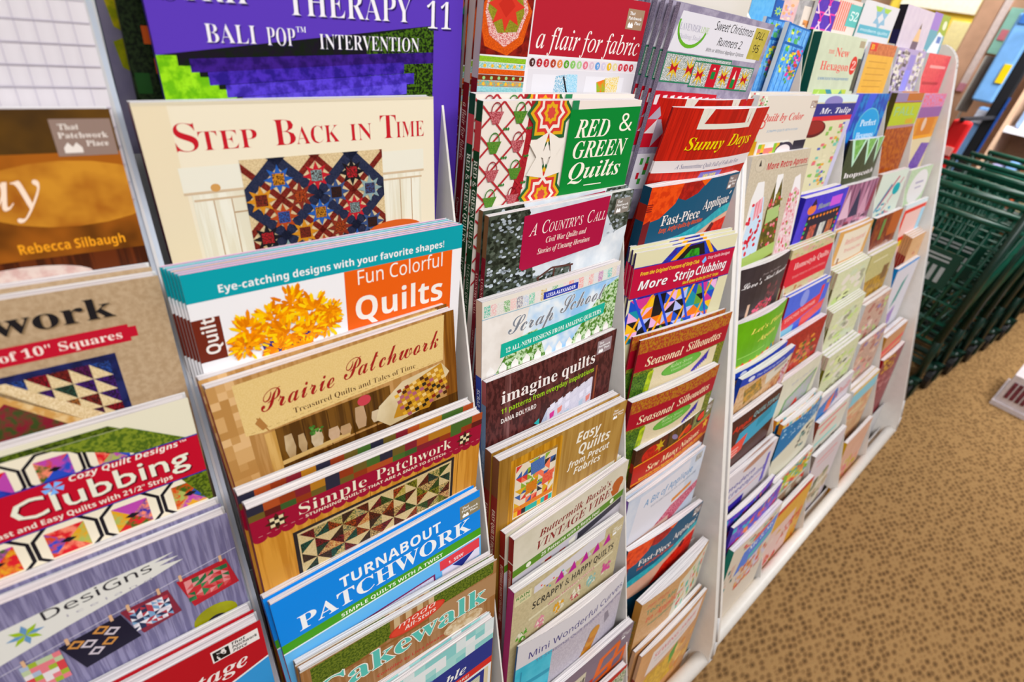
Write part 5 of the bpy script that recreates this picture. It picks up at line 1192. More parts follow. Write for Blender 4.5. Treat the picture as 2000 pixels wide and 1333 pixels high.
def peach(A): A.R(0, 0, 100, A.H, '#e0b49c', '#d8a890', SOFT); A.bits(0, 50, 100, 140, ['#d88c6c', '#e8c8a8', '#c8b040', '#d8707c'], 40, 16, 14, 5, 'o'); A.R(0, 70, 14, 120, '#d8a028')
def zig(A): A.R(0, 0, 100, A.H, '#d8d0c0'); A.patch(0, 6, 100, 60, 8, 5, ['#d8503c', '#8cb83c', '#e8c83c', '#3c9c9c', '#e89060', '#e0dccc'], 5, 1); A.R(0, 70, 100, 140, '#a88c74'); A.bits(40, 70, 100, 110, ['#1c7c6c', '#d84030', '#e0d8c8'], 16, 18, 14, 3)
def yelred(A): A.R(0, 0, 100, A.H, '#e0b048', '#d8a440', SOFT); A.R(0, 0, 100, 9, '#c83830'); A.R(0, 40, 70, 120, '#e4c4bc'); A.bits(0, 50, 100, 150, ['#d86c50', '#e8d0c4', '#c83830', '#d8a83c'], 40, 16, 14, 6, 't')
def love(A):
    A.R(0, 0, 100, A.H, '#3c3438', '#322a2e', SOFT); A.Tx('Love’s', 16, 33, 9, 46, 'C', '#f4f0f0', sh=.1); A.Tx('Kind Moment', 50, 30, 7, 98, 'C', '#f4f0f0', sh=.1); A.Tx('from the kitchen', 44, 20, 3.4, 80, 'I', '#a89c9c')
    for x, y, h, c in ((18, 92, 20, '#d8a890'), (32, 96, 34, '#d8b8a0'), (26, 100, 14, '#c84c38')): A.R(x, y-h, x+4, y, c)
    A.bits(36, 64, 84, 96, ['#b01c3c', '#c83c4c', '#5c1c24', '#8c5c4c', '#d8607c'], 70, 8, 7, 4, 'o'); A.bits(60, 40, 90, 70, ['#7c4048', '#4c3438', '#9c4c58'], 24, 6, 8, 5)
def lets(A):
    A.R(0, 0, 100, A.H, '#6cac1c', '#64a018', SOFT); A.Tx('Let’s Plant', 30, 30, 9, 98, 'J', '#f6e478', shadow='#4c7c14'); A.Tx('Again', 46, 52, 9, 84, 'J', '#f6e478', shadow='#4c7c14'); A.R(20, 70, 66, 71.4, '#a8d070')
    A.R(0, 86, 100, 100, '#d8c02c'); A.R(0, 100, 100, A.H, '#8c3c1c')
    for i in range(9): A.P([(i*12, 94), (6+i*12, 82), (12+i*12, 94)], ['#d83c1c', '#e8c01c', '#c82c1c', '#3c8cb8'][i % 4 if i > 6 else i % 3])
def bluebn(A):
    A.R(0, 0, 100, A.H, '#d8b890', '#c89c70', BAT); A.R(0, 0, 100, 13, '#1c40a8'); A.E(16, 7, 5, 4, '#dce0f0'); A.Tx('The Quilting Season', 24, 9, 4, 76, 'B', '#b8c4e8')
    A.P([(10, 24), (34, 16), (44, 40), (16, 50)], '#c89840', '#7c6c3c', BAT); A.P([(44, 16), (96, 12), (92, 26), (48, 36)], '#dcd4c4'); A.R(60, 16, 88, 22, '#a8a098'); A.P([(14, 60), (32, 50), (36, 70), (14, 78)], '#4c4438', '#d8c4a0', FINE); A.P([(60, 40), (84, 30), (84, 60), (60, 70)], '#a86438', '#d8a878', BAT); A.P([(80, 30), (96, 20), (96, 80), (84, 90)], '#dcd4e0', '#b01c28', BAT)
def appli(A):
    A.R(0, 0, 100, A.H, '#4c2824', '#40201c', SOFT); A.Tx('Appli', 10, 26, 9, 44, 'O', '#d8341c'); A.Tx('QUILTING', 46, 22, 9, 97, 'O', '#8cb4b8'); A.R(30, 30, 96, 31.4, '#a88c84')
    A.P([(26, 36), (100, 26), (100, 60), (20, 74)], '#3ca0c0'); A.P([(60, 34), (88, 26), (88, 42), (60, 50)], '#1c8ca8'); A.P([(0, 60), (44, 48), (40, 76), (0, 88)], '#e05040')
    for i in range(3): A.R(8, 64+i*6, 32, 66+i*6, '#f0c8c0')
def screen(A):
    A.R(0, 0, 100, A.H, '#dcd4d8'); A.E(60, 6, 30, 7, '#b88c78', rot=-.15); A.Tx('modern', 6, 34, 10, 60, 'O', '#5c5498'); A.Tx('screenprints', 6, 50, 10, 92, 'O', '#5c5498'); A.R(4, 58, 92, 59.6, '#e08880'); A.R(0, 70, 50, 90, '#3c2c9c'); A.P([(84, 20), (90, 20), (92, 80), (84, 80)], '#6c60b8')
def batik(A):
    A.R(0, 0, 100, A.H, '#7c4cb0', '#3c4cc0', (.06, 1, 0)); A.bits(0, 0, 100, 130, ['#e0602c', '#3cb0c8', '#b03c9c', '#3c3cc0', '#e88c3c', '#5c3ca8', '#d84c6c', '#8c50c0'], 130, 7, 12, 3); A.R(0, 60, 40, 130, '#a81c2c'); A.R(16, 56, 30, 120, '#d8701c')
def mebook(A):
    A.R(0, 0, 100, A.H, '#e0d4c4'); A.bits(20, 6, 90, 30, ['#c87c54', '#e0d4c4', '#8cb8a8', '#d84c4c', '#5c7c1c'], 30, 9, 7, 3, 'o'); A.E(62, 24, 20, 7, '#e07068'); A.P([(28, 34), (98, 22), (96, 66), (20, 80)], '#5c84d8'); A.Tx('Me & My', 40, 46, 12, 92, 'S', '#eef0f8', rot=-.12); A.P([(44, 58), (92, 50), (92, 60), (44, 70)], '#5cc0c0'); A.bits(0, 40, 20, 100, ['#3c8c8c', '#d8b8a8', '#e0d4c4', '#2c5c5c'], 20, 8, 12, 4); A.bits(30, 70, 100, 130, ['#d8604c', '#e8b070', '#e0d4e4', '#c87c5c'], 60, 9, 12, 5)
# ------------------------------------------------------------------ books in the racks
def off(key, dx=0, dy=0, dz=0, **k):
    x, y, z, w, a, b, c = P[key][:7]
    return (x+dx, y+dy, z+dz, k.get('w', w), k.get('yaw', a), k.get('roll', b), k.get('lean', c))
# leftmost column
book('grid', 'pale grey graph paper pad at the top of the leftmost column', grid, T=4, cat='notepad', name='paper_pad')
book('brown', 'brown and orange photographic book cover with pale script lettering, leftmost column', brown, T=9)
book('thwork', 'beige leather look cover with red ribbon banner and navy patchwork, leftmost column', thwork, T=8, n=2, short='the beige leather look cover with red ribbon banner')
book('club', 'cream and crimson strip quilt book with green leafy print, leftmost column', club, T=6, n=1, bend=1)
book('designs', 'grey wooden plank cover with small quilts pegged on a line, leftmost column', designs, T=7, n=2, short='the grey plank cover with pegged quilts')
book('cottage', 'red and sky blue cover with white script, lowest in the leftmost column', cottage, T=7, n=2, short='the red and sky blue script cover')
# second column
book('strip', 'violet purple quilt book with lime stepped blocks and white serif title', strip, T=3, spine=sp('#3a2c7c'), back='#47389c')
book('forest0', 'dark forest cover edge with mint strip behind the violet book', forestbook, T=4, pose=(.060, .456, .02, .216, 0, 0, 2), back='#243018')
book('gink0', 'lilac grey cover edge with yellow ginkgo leaves beside the blue divider', ginkgo, T=4, pose=(.0515, .474, .035, .216, 0, 0, 2), back='#1c5a60')
book('step', 'cream book with red serif title and navy star quilt on white cupboard', step, T=8, spine=sp('#5a1630'))
book('fun', 'teal and white magazine with orange title box and yellow chrysanthemums', fun, T=2.2, n=6, bend=0, paper=M_PINK, papers=[M_TEALP, M_PINK, M_ORAP, M_MAGP, M_TEALP, M_PINK], spine=sp('#d8d4d6', band=(0, 12, '#139ba6')), short='the teal and orange chrysanthemum magazine stack', dz=.0004, dx=-.0016, gapb=.0003)
book('prairie', 'tan book with dark red script title above shelf of white pitchers', prairie, T=8, n=2, spine=sp('#9c2a20', top='#c9a06c', toph=2), short='the tan book with red script title')
book('simple', 'crimson banded book with scalloped edge over pinwheel quilt on yellow boards', simple, T=7, n=2, spine=sp('#7c1630'), short='the crimson scalloped pinwheel quilt book', dz=.004, dx=-.002, gapb=.003)
book('turn', 'bright blue book with white slanted capitals and green band', turn, T=7, n=2, spine=sp('#b02c3c', top='#1468b8', toph=30), short='the bright blue book with green band', dx=-.003)
book('cake', 'brown porch cover with turquoise outlined lettering and red oval badge', cake, T=8, n=2, spine=sp('#8a6a48'), short='the brown porch cover with turquoise lettering')
book('table', 'navy banded cover with white lettering and pale aqua checks, second column', table, T=7, n=2, spine=sp('#26347f'), short='the navy banded aqua check cover')
# third column
book('geo0', 'dark geometric cover edge with teal triangles behind the red fabric books', geo, T=6, pose=(.305, .457, .0, .216, 0, 0, 2), spine=sp('#2a2028'))
book('flair', 'crimson and white book with italic title, coral leaf block and fabric strips', flair, T=6.5, n=3, spine=sp('#7c1a24', 'a flair for fabric', '#e8c8c0', 'I', 44, .62, top='#c9b8b8', toph=36, t2='Creative Sewing Projects from the Designers', s2=86), short='the crimson book with fabric strips', dx=-.0008, dz=-.006, gapb=.0015)
book('rg', 'white and green book with red basket quilts and italic white title', rgq, T=6.5, n=2, spine=sp('#12401f', 'RED & GREEN QUILTS', '#e8e8d8', 'S', 24, .6, band=(8, 20, '#c84848'), t2='14 CLASSIC QUILTS WITH ENDURING APPEAL', s2=72), short='the green book with basket quilts', dx=-.0008, dz=.004, gapb=.0015)
book('country', 'snowy pine cover with crimson plaque and white serif title', country, T=7, n=2, spine=sp('#7c1428', 'A COUNTRY’S CALL', '#e8c0b8', 's', 30, .55, top='#7c5a3c', toph=20, t2='Civil War Quilts and Stories of Unsung Heroines', s2=62), short='the snowy pine cover with crimson plaque', dx=-.001, gapb=.002)
book('scrap', 'pale blue sky cover with silver script, teal ribbon and picket fence', scrap, T=7, spine=sp('#34459c', 'SCRAP SCHOOL', '#e8ecf8', 'B', 50, .55, top='#e0c0a8', toph=42, t2='12 All-New Designs', s2=86), bend=2)
book('imagine', 'dark brown wood cover with white typewriter lettering and hanging teal quilt', imagine, T=9, spine=sp('#7c94b4', 'imagine quilts', '#d8e4f0', 'S', 44, .5, top='#a85c5c', toph=14), back='#5c302e', bend=2)
book('easy', 'tan wooden door cover with brush lettering and small framed star quilt', easy, T=8, n=2, spine=sp('#8c2c24', 'EASY QUILTS FROM PRECUT', '#e8d4c0', 'B', 36, .5, top='#7c4c30', toph=26), short='the tan door cover with framed star quilt', bend=1)
book('butter', 'cream cover with dark red lettering, small bear and olive green band', butter, T=8, n=2, spine=sp('#8c2018', 'BUTTERMILK BASIN’S VINTAGE VIBE', '#e8c8b8', 'B', 26, .5, band=(19, 20, '#e8d8c8')), short='the cream cover with olive green band', bend=2, dx=-.004)
book('scrappy', 'khaki cover with magenta triangle bunting and thin grey capitals', scrappy, T=8, n=1, spine=sp('#a8346c'), bend=2)
book('mini', 'bowed lilac cover with indigo lettering and turquoise painted door', mini, T=8, spine=sp('#2c5c8c'), bend=9)
book('orangeart', 'mauve and scarlet cover with tilted orange squares, third column', orangeart, T=8, spine=sp('#8c3c2c'), bend=1)
book('redlow', 'scarlet cover with green leafy picture, lowest in the third column', redlow, T=6, spine=sp('#8c1c18'))
# fourth column
book('rose0', 'white cover edge with red rose and green stems behind grey pattern packets', roseb, T=6, pose=(.575, .462, .045, .2, 0, 0, 2), spine=sp('#c8c0b4'))
book('sweet', 'grey bordered pattern packet with gold stars, candles and lime swoosh', sweet, T=5, n=6, spine=spack, w=.2, H=.24, cat='pattern packet', name='pattern_packet', paper=M_LILAC, back='#8c849a', short='the grey candle pattern packet stack', dx=-.0025, dz=.0005, gapb=.0028)
book('rear0', 'brown checked packet with red letters at the top of the fourth column', lambda A: (A.R(0, 0, 100, A.H, '#e4dcd4'), A.patch(0, 0, 100, 14, 14, 3, ['#a87c3c', '#c89c4c', '#6c4c2c', '#d8b878'], 4), A.P([(40, 20), (46, 18), (44, 28), (40, 30)], '#c0242c'), A.P([(60, 20), (72, 18), (70, 28), (58, 30)], '#c0242c')), T=8, pose=(.585, .49, .066, .2, 0, 0, 3), cat='pattern packet', name='pattern_packet')
book('sunny', 'barn red cover with yellow italic title and white door brace', sunny, T=7, n=2, spine=sp('#8c1410', band=(28.5, 35, '#e6dede')), short='the barn red cover with yellow title', bend=9, dx=-.008, dz=.004, gapb=.012)
book('fast', 'upper deep teal cover with orange sun, bowed page edges, fourth column', fast, T=9, spine=sp('#123c54', 'FAST-PIECE APPLIQUÉ', '#e8e8e4', 'B', 36, .5, band=(10, 20, '#8c2418'), t2='Easy, Artful Quilts by Machine', s2=88, c2='#d8602c'), bend=5, back='#103c50')
book('more', 'cream, crimson and rainbow cover with bold white lettering and hexagon quilt', more, T=5, n=3, spine=sp('#2c1c4c', band=(9, 28, '#b0133c')), short='the crimson band rainbow hexagon cover', bend=2, dx=-.001)
book('seasa', 'upper maroon and leafy green cover with cream italic title and two spines', seas, T=7, n=2, spine=sp('#6c0e1c'), short='the upper maroon leafy cover', bend=4, dx=-.006, gapb=.003)
book('seasb', 'lower maroon and leafy green cover with green oval and single spine', seas, T=7, spine=sp('#6c0e1c'), bend=6)
book('sewmany', 'rust red cover with strawberry pincushion photographs and yellow lines', sewmany, T=9, spine=sp('#c8a888', 'Sew Many Notions', '#7c3020', 'S', 44, .5, top='#4c2c1c', toph=34, band=(12, 20, '#8c2418')), bend=6)
book('bit', 'pale blue white cover with thin blue lettering and pink woven leaf', bit, T=8, n=2, spine=sp('#1c7c84', 'APPLIQUÉ', '#d8eef0', 'B', 50, .5, top='#7c5ca0', toph=32), bend=3, short='the pale cover with pink woven leaf')
book('fastb', 'lower deep teal cover with orange sun and turquoise wave, fourth column', fast, T=8, spine=sp('#123c54', band=(8, 22, '#c8401c')), bend=5)
book('teach', 'tan kraft cover with green and coral lettering beside floral sampler', teach, T=9, spine=sp('#a87838', 'TEACH ME TO APPLIQUE', '#5c6c3c', 'B', 20, .5), bend=9)
book('sewhome', 'peach cover with pink lettering panel and green leaf, lowest fourth column', sewhome, T=7, n=2, spine=sp('#8c3c34', top='#c8a080', toph=30), short='the peach cover with green leaf', bend=4, dx=-.004, gapb=.002)
# second rack, first compartment
book('pktstar', 'blue packet with lime star at the top of the second rack', pktstar, T=5, H=.24, pose=(.835, .497, .03, .1, 2.6, 0, 6), cat='pattern packet', name='pattern_packet')
book('pktb2', 'blue and magenta floral quilt packet partly hidden behind candle packets', pktblue, T=5, H=.24, pose=(.858, .478, .006, .085, 2.6, -1, 4), cat='pattern packet', name='pattern_packet')
book('pktblue', 'tilted bright blue quilt packet with blue stripes beside green spines', pktblue, T=5, H=.24, pose=(.905, .466, .004, .085, 2.6, -4, 4), cat='pattern packet', name='pattern_packet')
book('past0', 'pastel pink watercolour packet beside the lime star packet', pastelp, T=4, H=.24, pose=(.942, .515, .036, .07, 2.6, 0, 6), cat='pattern packet', name='pattern_packet')
book('grey0', 'silver grey and orange packet edge left of purple hexagons', greyp, T=4, H=.24, pose=(.985, .520, .040, .095, 2.6, 0, 6), cat='pattern packet', name='pattern_packet')
book('hexagonpurple', 'purple packet with pink hexagon lines at the top of the rack', hexp, T=4, H=.22, pose=(1.071, .516, .047, .09, 2.6, 0, 5), cat='pattern packet', name='pattern_packet')
book('coralset', 'white cover with coral bars and teal square label, top row', coralset, T=5, pose=(1.155, .522, .055, .125, 2.6, 0, 5))
book('whitebanner', 'white cover with teal banner and pastel triangles, top row', whiteb, T=6, pose=(1.285, .530, .063, .205, 2.6, 0, 5))
book('pencil', 'lilac cover with a stubby pencil and navy spine, top row', pencil, T=12, spine=sp('#1c1a44', band=(0, 22, '#1c1824')))
book('bluepurple', 'aqua and violet cover with white bottle, far end of top row', bluepurple, T=8, w=.15, spine=sp('#1474a8', band=(0, 6, '#8c8420')))
book('qbc', 'cream cover with coral italic title and small white roses', qbc, T=7, w=.216, bend=2, n=2, short='the cream cover with white roses', gapb=.002)
book('watermelon', 'cream cover with navy and red bands and sliced melon motif', watermelon, T=6)
book('aprons', 'linen coloured cover with three hanging floral aprons', aprons, T=7, bend=1)
book('love', 'charcoal cover with silver script and red candle arrangement', love, T=7, bend=9)
book('lets', 'grass green cover with yellow lettering and zigzag border', lets, T=8, bend=11)
book('bluebanner', 'cream shop cover with royal blue banner and patchwork pieces', bluebn, T=9, n=2, spine=sp('#1c3c98'), bend=5, short='the cream cover with royal blue banner', gapb=.004)
book('appli', 'chocolate cover with red and ice blue lettering over turquoise block', appli, T=8, spine=sp('#b02c20'), bend=1)
book('screen', 'white cover with violet lettering and indigo corner block', screen, T=9, n=2, bend=1, pose=off('screen', roll=0), short='the white cover with indigo corner block')
book('batik', 'purple and orange batik cover with thick bowed pages', batik, T=7, n=2, pose=off('batik'), spine=sp('#3c2c8c'), bend=5, short='the purple and orange batik cover', gapb=.008)
book('me', 'cream cover with cornflower blue label, lowest at the near end', mebook, T=8, spine=sp('#2c7c6c'), bend=2)
# second rack, along the aisle
book('newhex', 'sage green cover with coral serif title and red oval numeral', newhex, T=10, n=2, spine=sp('#7c8c78', 'HEXAGON', '#c05850', 'S', 60, .5, top='#0c4c44', toph=46), short='the sage green cover with red oval', dx=-.004)
book('yellowred', 'mustard yellow card with brown header beside sage green cover', yellowred, T=4, w=.165, ddx=.03)
book('zebra', 'lilac cover with black and white speckled stripes', zebra, T=6)
book('coralred', 'coral red card at the far end of the upper row', coralred, T=5)
book('peacock', 'cobalt blue feather cover with round sky blue medallion', peacock, T=6, bend=0)
book('lime', 'lime green and rust cover beside a stack of dark gold spines', lime, T=11, n=2, spine=sp('#3a3218', band=(0, 60, '#4c4424')), short='the lime green and rust cover', dx=-.012)
book('orangepurple', 'orange and violet cover at the end panel of the far rack', orangep, T=6)
book('pennants', 'dark olive cover with pale green pennants and white lettering', pennants, T=8, spine=sp('#16181a'), bend=8)
book('hocus', 'ultramarine cover with orange haunted house scene and witch hat', hocus, T=8, n=2, spine=sp('#2c2494'), short='the ultramarine haunted house cover', dx=-.008, bend=2)
book('forest', 'dusty pink cover with slender fir trees', forest, T=7, bend=3, ddx=.0)
book('scissors', 'pale mint cover with teal button and crossed coloured stripes', scissors, T=8, spine=sp('#a87c70'))
book('oval', 'sage bordered card with large white oval', oval, T=7)
book('humm', 'scarlet banded cover with floral borders and three dark red spines', humm, T=7, n=3, spine=sp('#7c1420', top='#a8a080', toph=8), short='the scarlet banded floral border cover', dx=-.004)
book('tancard', 'honey tan cover with white card and coral script', tancard, T=7, n=2, short='the honey tan cover with white card', bend=3)
book('brownorange', 'russet brown cover with faint white script', brownor, T=8, spine=sp('#2c3c34'))
book('whiteredyellow', 'pink card with red and yellow stripes near the end panel', wry, T=5)
book('greena', 'uppermost cream and green floral booklet stack with brown spines', greencr(3), T=8, n=4, spine=sp('#6c6044', band=(0, 18, '#b8a48c')), short='the uppermost cream and green booklet stack', dx=-.004)
book('tangold', 'khaki and gold cover with small brown house', tangold, T=8, n=2, short='the khaki and gold cover', spine=sp('#a89c68'))
book('tanstack', 'thick tan booklets with dark red spines bulging past the end panel', tanstack, T=9, n=4, spine=sp('#7c1c20', band=(0, 24, '#b88c64')), short='the thick tan booklet stack', dx=-.003)
book('bluered', 'periwinkle blue cover with slanted scarlet banner', bluered, T=7, n=2, spine=sp('#8c1c24', band=(26, 60, '#d8b888')), short='the periwinkle cover with scarlet banner', dx=-.008)
book('greenb', 'middle cream and green floral booklet stack', greencr(7), T=9, n=4, spine=sp('#6c5c2c', band=(0, 18, '#c0a898')), short='the middle cream and green booklet stack', dx=-.003)
book('florala', 'upper rose and lavender floral card beside the green booklets', floral(3), T=7, n=2, short='the upper rose floral card')
book('bluewhite', 'white cover with blue top edge leaning at the end panel', bluewhite, T=9, spine=sp('#1474b0'))
book('xmas', 'christmas red and gold cover with patterned tree', xmas, T=9, spine=sp('#7c1818'))
book('greenc', 'lowest cream and green floral booklet stack', greencr(11), T=9, n=3, spine=sp('#6c6420', band=(0, 16, '#c0a898')), short='the lowest cream and green booklet stack', dx=-.003)
book('floralb', 'lower rose and blue floral card beside the green booklets', floral(9), T=7)
book('tanred', 'tan cover with scarlet ribbon in the far column', tanred, T=9, n=2, short='the tan cover with scarlet ribbon', spine=sp('#b0803c'))
book('triangle', 'ivory cover with leaf green tilted frame and red triangle', triang, T=9, n=1)
book('snow', 'blue snowflake cover with rainbow edge and open white pages', snow, T=9, n=2, bend=6, spine=sp('#103c4c', band=(0, 12, '#c8802c')), short='the blue snowflake cover')
book('blueorange', 'white cover with blue and orange shapes and red lettering', blueor, T=6)
book('brownfloral', 'wine and gold floral cover low in the far column', brownfl, T=7, spine=sp('#8c1c20'), bend=3)
book('pastel', 'sand coloured cover with pale blue band', pastel, T=8, n=2, short='the sand coloured cover with blue band')
book('coralteal', 'ivory cover with coral wave and teal line', coralteal, T=8, spine=sp('#2c9c84', band=(0, 30, '#7c3c2c')))
book('roses', 'blush white cover with cream rose photograph', roses, T=8, spine=sp('#6c5c9c', band=(0, 20, '#8c7c74')))
book('peach', 'peach floral card lowest beside the empty pocket', peach, T=7, spine=sp('#c8a028'))
book('zigzag', 'beige cover with green and orange zigzag patchwork', zig, T=8)
book('yellowb', 'yellow cover with scarlet top band low in the middle', yelred, T=8)
# ------------------------------------------------------------------ nested shopping carts
M_GREEN = plain('green_plastic', '#0b4636', .3, .5, .1, 30)
M_DGREEN = plain('dark_green_frame', '#0a2b22', .4, .5, .1, 30)
M_RUBBER = plain('black_rubber', '#141416', .5, .4, .1, 30)
def mesh_parts():
    L_ = .86; W_ = .52
    out = {}
    def tb(lst, r, n=6):
        V, F = [], []
        for a, b in lst: tube(V, F, a, b, r, n)
        return V, F
    # basket: tapered box, front (x=0) lower and narrower, rear (x=L)
    fx, bx = .02, .80
    zb0, zb1 = .44, .36       # floor height front/back
    zt0, zt1 = .84, .90
    def corner(x, top):
        t = (x-fx)/(bx-fx)
        w = (.17+.05*t) if not top else (.21+.05*t)
        z = (zt0+(zt1-zt0)*t) if top else (zb0+(zb1-zb0)*t)
        return w, z
    rim = []
    for s in (-1, 1):
        w0, z0 = corner(fx, 1); w1, z1 = corner(bx, 1); rim.append(((fx, s*w0, z0), (bx, s*w1, z1)))
    w0, z0 = corner(fx, 1); rim.append(((fx, -w0, z0), (fx, w0, z0)))
    w1, z1 = corner(bx, 1); rim.append(((bx, -w1, z1), (bx, w1, z1)))
    out['basket_rim'] = tb(rim, .011, 8)
    for s in (-1, 1):
        lst = []
        for i in range(20):
            x = fx+(bx-fx)*i/19; a, za = corner(x, 1); b, zbm = corner(x, 0); lst.append(((x, s*a, za), (x, s*b, zbm)))
        for k in range(5):
            t = k/5; p = []
            for x in (fx, bx):
                a, za = corner(x, 1); b, zbm = corner(x, 0); p.append((x, s*(b+(a-b)*t), zbm+(za-zbm)*t))
            lst.append(tuple(p))
        out['side_grid'+('' if s < 0 else ' ')] = tb(lst, .0052, 5)
    lst = []
    for i in range(9):
        t = -1+2*i/8; a, za = corner(fx, 1); b, zbm = corner(fx, 0); lst.append(((fx, t*a, za), (fx, t*b, zbm)))
    for k in range(5):
        t = k/5; a, za = corner(fx, 1); b, zbm = corner(fx, 0); lst.append(((fx, -(b+(a-b)*t), zbm+(za-zbm)*t), (fx, b+(a-b)*t, zbm+(za-zbm)*t)))
    out['front_grid'] = tb(lst, .0052, 5)
    lst = []
    for i in range(13):
        t = -1+2*i/12; a, za = corner(bx, 1); b, zbm = corner(bx, 0); lst.append(((bx, t*a, za), (bx, t*b, zbm)))
    for k in range(6):
        t = k/6; a, za = corner(bx, 1); b, zbm = corner(bx, 0); w = b+(a-b)*t; z = zbm+(za-zbm)*t; lst.append(((bx, -w, z), (bx, w, z)))
    out['rear_gate'] = tb(lst, .0052, 5)
    lst = []
    for i in range(9):
        t = -1+2*i/8; lst.append(((fx, t*.17, zb0), (bx, t*.22, zb1)))
    for k in range(9):
        x = fx+(bx-fx)*k/8; b, zbm = corner(x, 0); lst.append(((x, -b, zbm), (x, b, zbm)))
    out['basket_floor'] = tb(lst, .006, 5)
    lst = []
    for s in (-1, 1):
        lst += [((.06, s*.17, .13), (.78, s*.23, .13)), ((.70, s*.23, .13), (.80, s*.235, .38)), ((.80, s*.235, .38), (.86, s*.245, 1.0)), ((.10, s*.17, .13), (.30, s*.185, .40)), ((.45, s*.2, .13), (.72, s*.22, .38))]
    lst += [((.06, -.17, .13), (.06, .17, .13)), ((.78, -.23, .13), (.78, .23, .13)), ((.4, -.2, .13), (.4, .2, .13))]
    out['frame'] = tb(lst, .013, 8)
    out['handle'] = tb([((.86, -.26, 1.0), (.86, .26, 1.0))], .013, 10)
    lst = []
    for i in range(8): lst.append(((.1+.6*i/7, -.18-.04*i/7, .20), (.1+.6*i/7, .18+.04*i/7, .20)))
    for s in (-1, -.33, .33, 1): lst.append(((.1, s*.18, .20), (.7, s*.22, .20)))
    out['lower_tray'] = tb(lst, .005, 5)
    for k in out: out[k] = ([(v[0], v[1], v[2]*.87) for v in out[k][0]], out[k][1])
    return out
MP = mesh_parts()
CM = {}
for k, (V, F) in MP.items():
    m = M_DGREEN if k in ('frame', 'lower_tray') else M_GREEN
    CM[k] = new_mesh(k.strip(), V, F, [m], smooth=True)
V, F = [], []
n = 18
for s in (-.012, .012):
    for k in range(n): V.append((.055*math.cos(2*PI*k/n), s, .055*math.sin(2*PI*k/n)))
F = [tuple(range(n)), tuple(range(n, 2*n))[::-1]]+[(k, (k+1) % n, n+(k+1) % n, n+k) for k in range(n)]
CM['wheel'] = new_mesh('wheel', V, F, [M_RUBBER])
V, F = [], []
box(V, F, -.02, -.02, .05, .02, -.014, .13); box(V, F, -.02, .014, .05, .02, .02, .13); box(V, F, -.02, -.02, .11, .02, .02, .13)
CM['caster_fork'] = new_mesh('caster_fork', V, F, [M_DGREEN])
V, F = [], []
box(V, F, -.006, -.15, -.07, 0, .15, .07)
CM['placard'] = new_mesh('placard', V, F, [plain('placard_green', '#0d3a2e', .3, .5)])
V, F = [], []
for i in range(9): box(V, F, -.008, -.12+i*.028, -.05, -.006, -.105+i*.028, .01)
for i in range(2): box(V, F, -.008, -.12, .03+i*.015, -.006, .06, .037+i*.015)
CM['placard_print'] = new_mesh('placard_print', V, F, [plain('pale_print', '#a8aeb0', .5)])
CL = ['nearest green shopping cart of the nested row by the magazine racks', 'second green shopping cart counting away along the nested row', 'third green shopping cart in the middle of the nested row',
      'fourth green shopping cart counting away along the nested row', 'fifth green shopping cart deep in the nested row', 'last green shopping cart at the far end of the nested row']
for i in range(6):
    e = thing('shopping_cart', CL[i], 'shopping cart', (3.31+.25*i, .41-.018*i, 0), 'green carts nested in one row')
    e.rotation_euler = (0, 0, PI-.07)
    for k in ('basket_rim', 'side_grid', 'side_grid ', 'front_grid', 'rear_gate', 'basket_floor', 'frame', 'handle', 'lower_tray'):
        obj(k.strip(), CM[k], e)
    for (x, y) in ((.10, -.18), (.10, .18), (.74, -.235), (.74, .235)):
        c = obj('caster_fork', CM['caster_fork'], e, (x, y, 0))
        obj('wheel', CM['wheel'], c, (0, 0, .055))
    if i < 2:
        p = obj('placard', CM['placard'], e, (.80, 0, .58)); p.rotation_euler = (0, 0, PI); obj('placard_print', CM['placard_print'], p)
# ------------------------------------------------------------------ things beyond the carts
def boxthing(name, label, cat, a, b, hexa, rough=.6, group=None, parts=()):
    V, F = [], []
    cx, cy, cz = ((a[i]+b[i])/2 for i in range(3))
    box(V, F, a[0]-cx, a[1]-cy, 0, b[0]-cx, b[1]-cy, b[2]-a[2])
    me = new_mesh(name, V, F, [plain(name+'_surface', hexa, rough, .3, .05, 12)])
    bm_mod = obj(name, me, None, (cx, cy, a[2]))
    md = bm_mod.modifiers.new('edge', 'BEVEL'); md.width = min(.02, .2*min(b[i]-a[i] for i in range(3))); md.segments = 2
    bm_mod['label'] = label; bm_mod['category'] = cat
    if group: bm_mod['group'] = group
    for (n2, pa, pb, h2) in parts:
        V, F = [], []
        box(V, F, pa[0]-cx, pa[1]-cy, pa[2]-a[2], pb[0]-cx, pb[1]-cy, pb[2]-a[2])
        obj(n2, new_mesh(n2, V, F, [plain(n2+'_surface', h2, .6, .3)]), bm_mod)
    return bm_mod
boxthing('display_cabinet', 'display cabinet coloured for a yellow glow at the far wall above the rack end', 'cabinet', (6.6, 1.66, 0), (6.95, 2.5, 2.5), '#ecd05a', parts=(('cabinet_door', (6.585, 1.70, .2), (6.6, 1.92, 1.5), '#f6e9b0'), ('cabinet_door', (6.585, 1.96, .2), (6.6, 2.3, 1.5), '#f6e9b0'), ('header_panel', (6.58, 1.78, 1.56), (6.6, 2.4, 2.3), '#fbf5e0')))  # yellow and cream colours stand in for the glow of a lit display
boxthing('partition_panel', 'tan partition panel with pale vertical trim behind the carts', 'partition', (5.0, .60, 0), (5.06, 1.35, 2.6), '#d3aa8e', parts=(('trim_strip', (4.985, 1.185, 1.10), (5.0, 1.225, 2.4), '#f0ded8'), ('trim_end', (4.98, 1.185, 1.05), (5.0, 1.225, 1.10), '#dc9cac')))
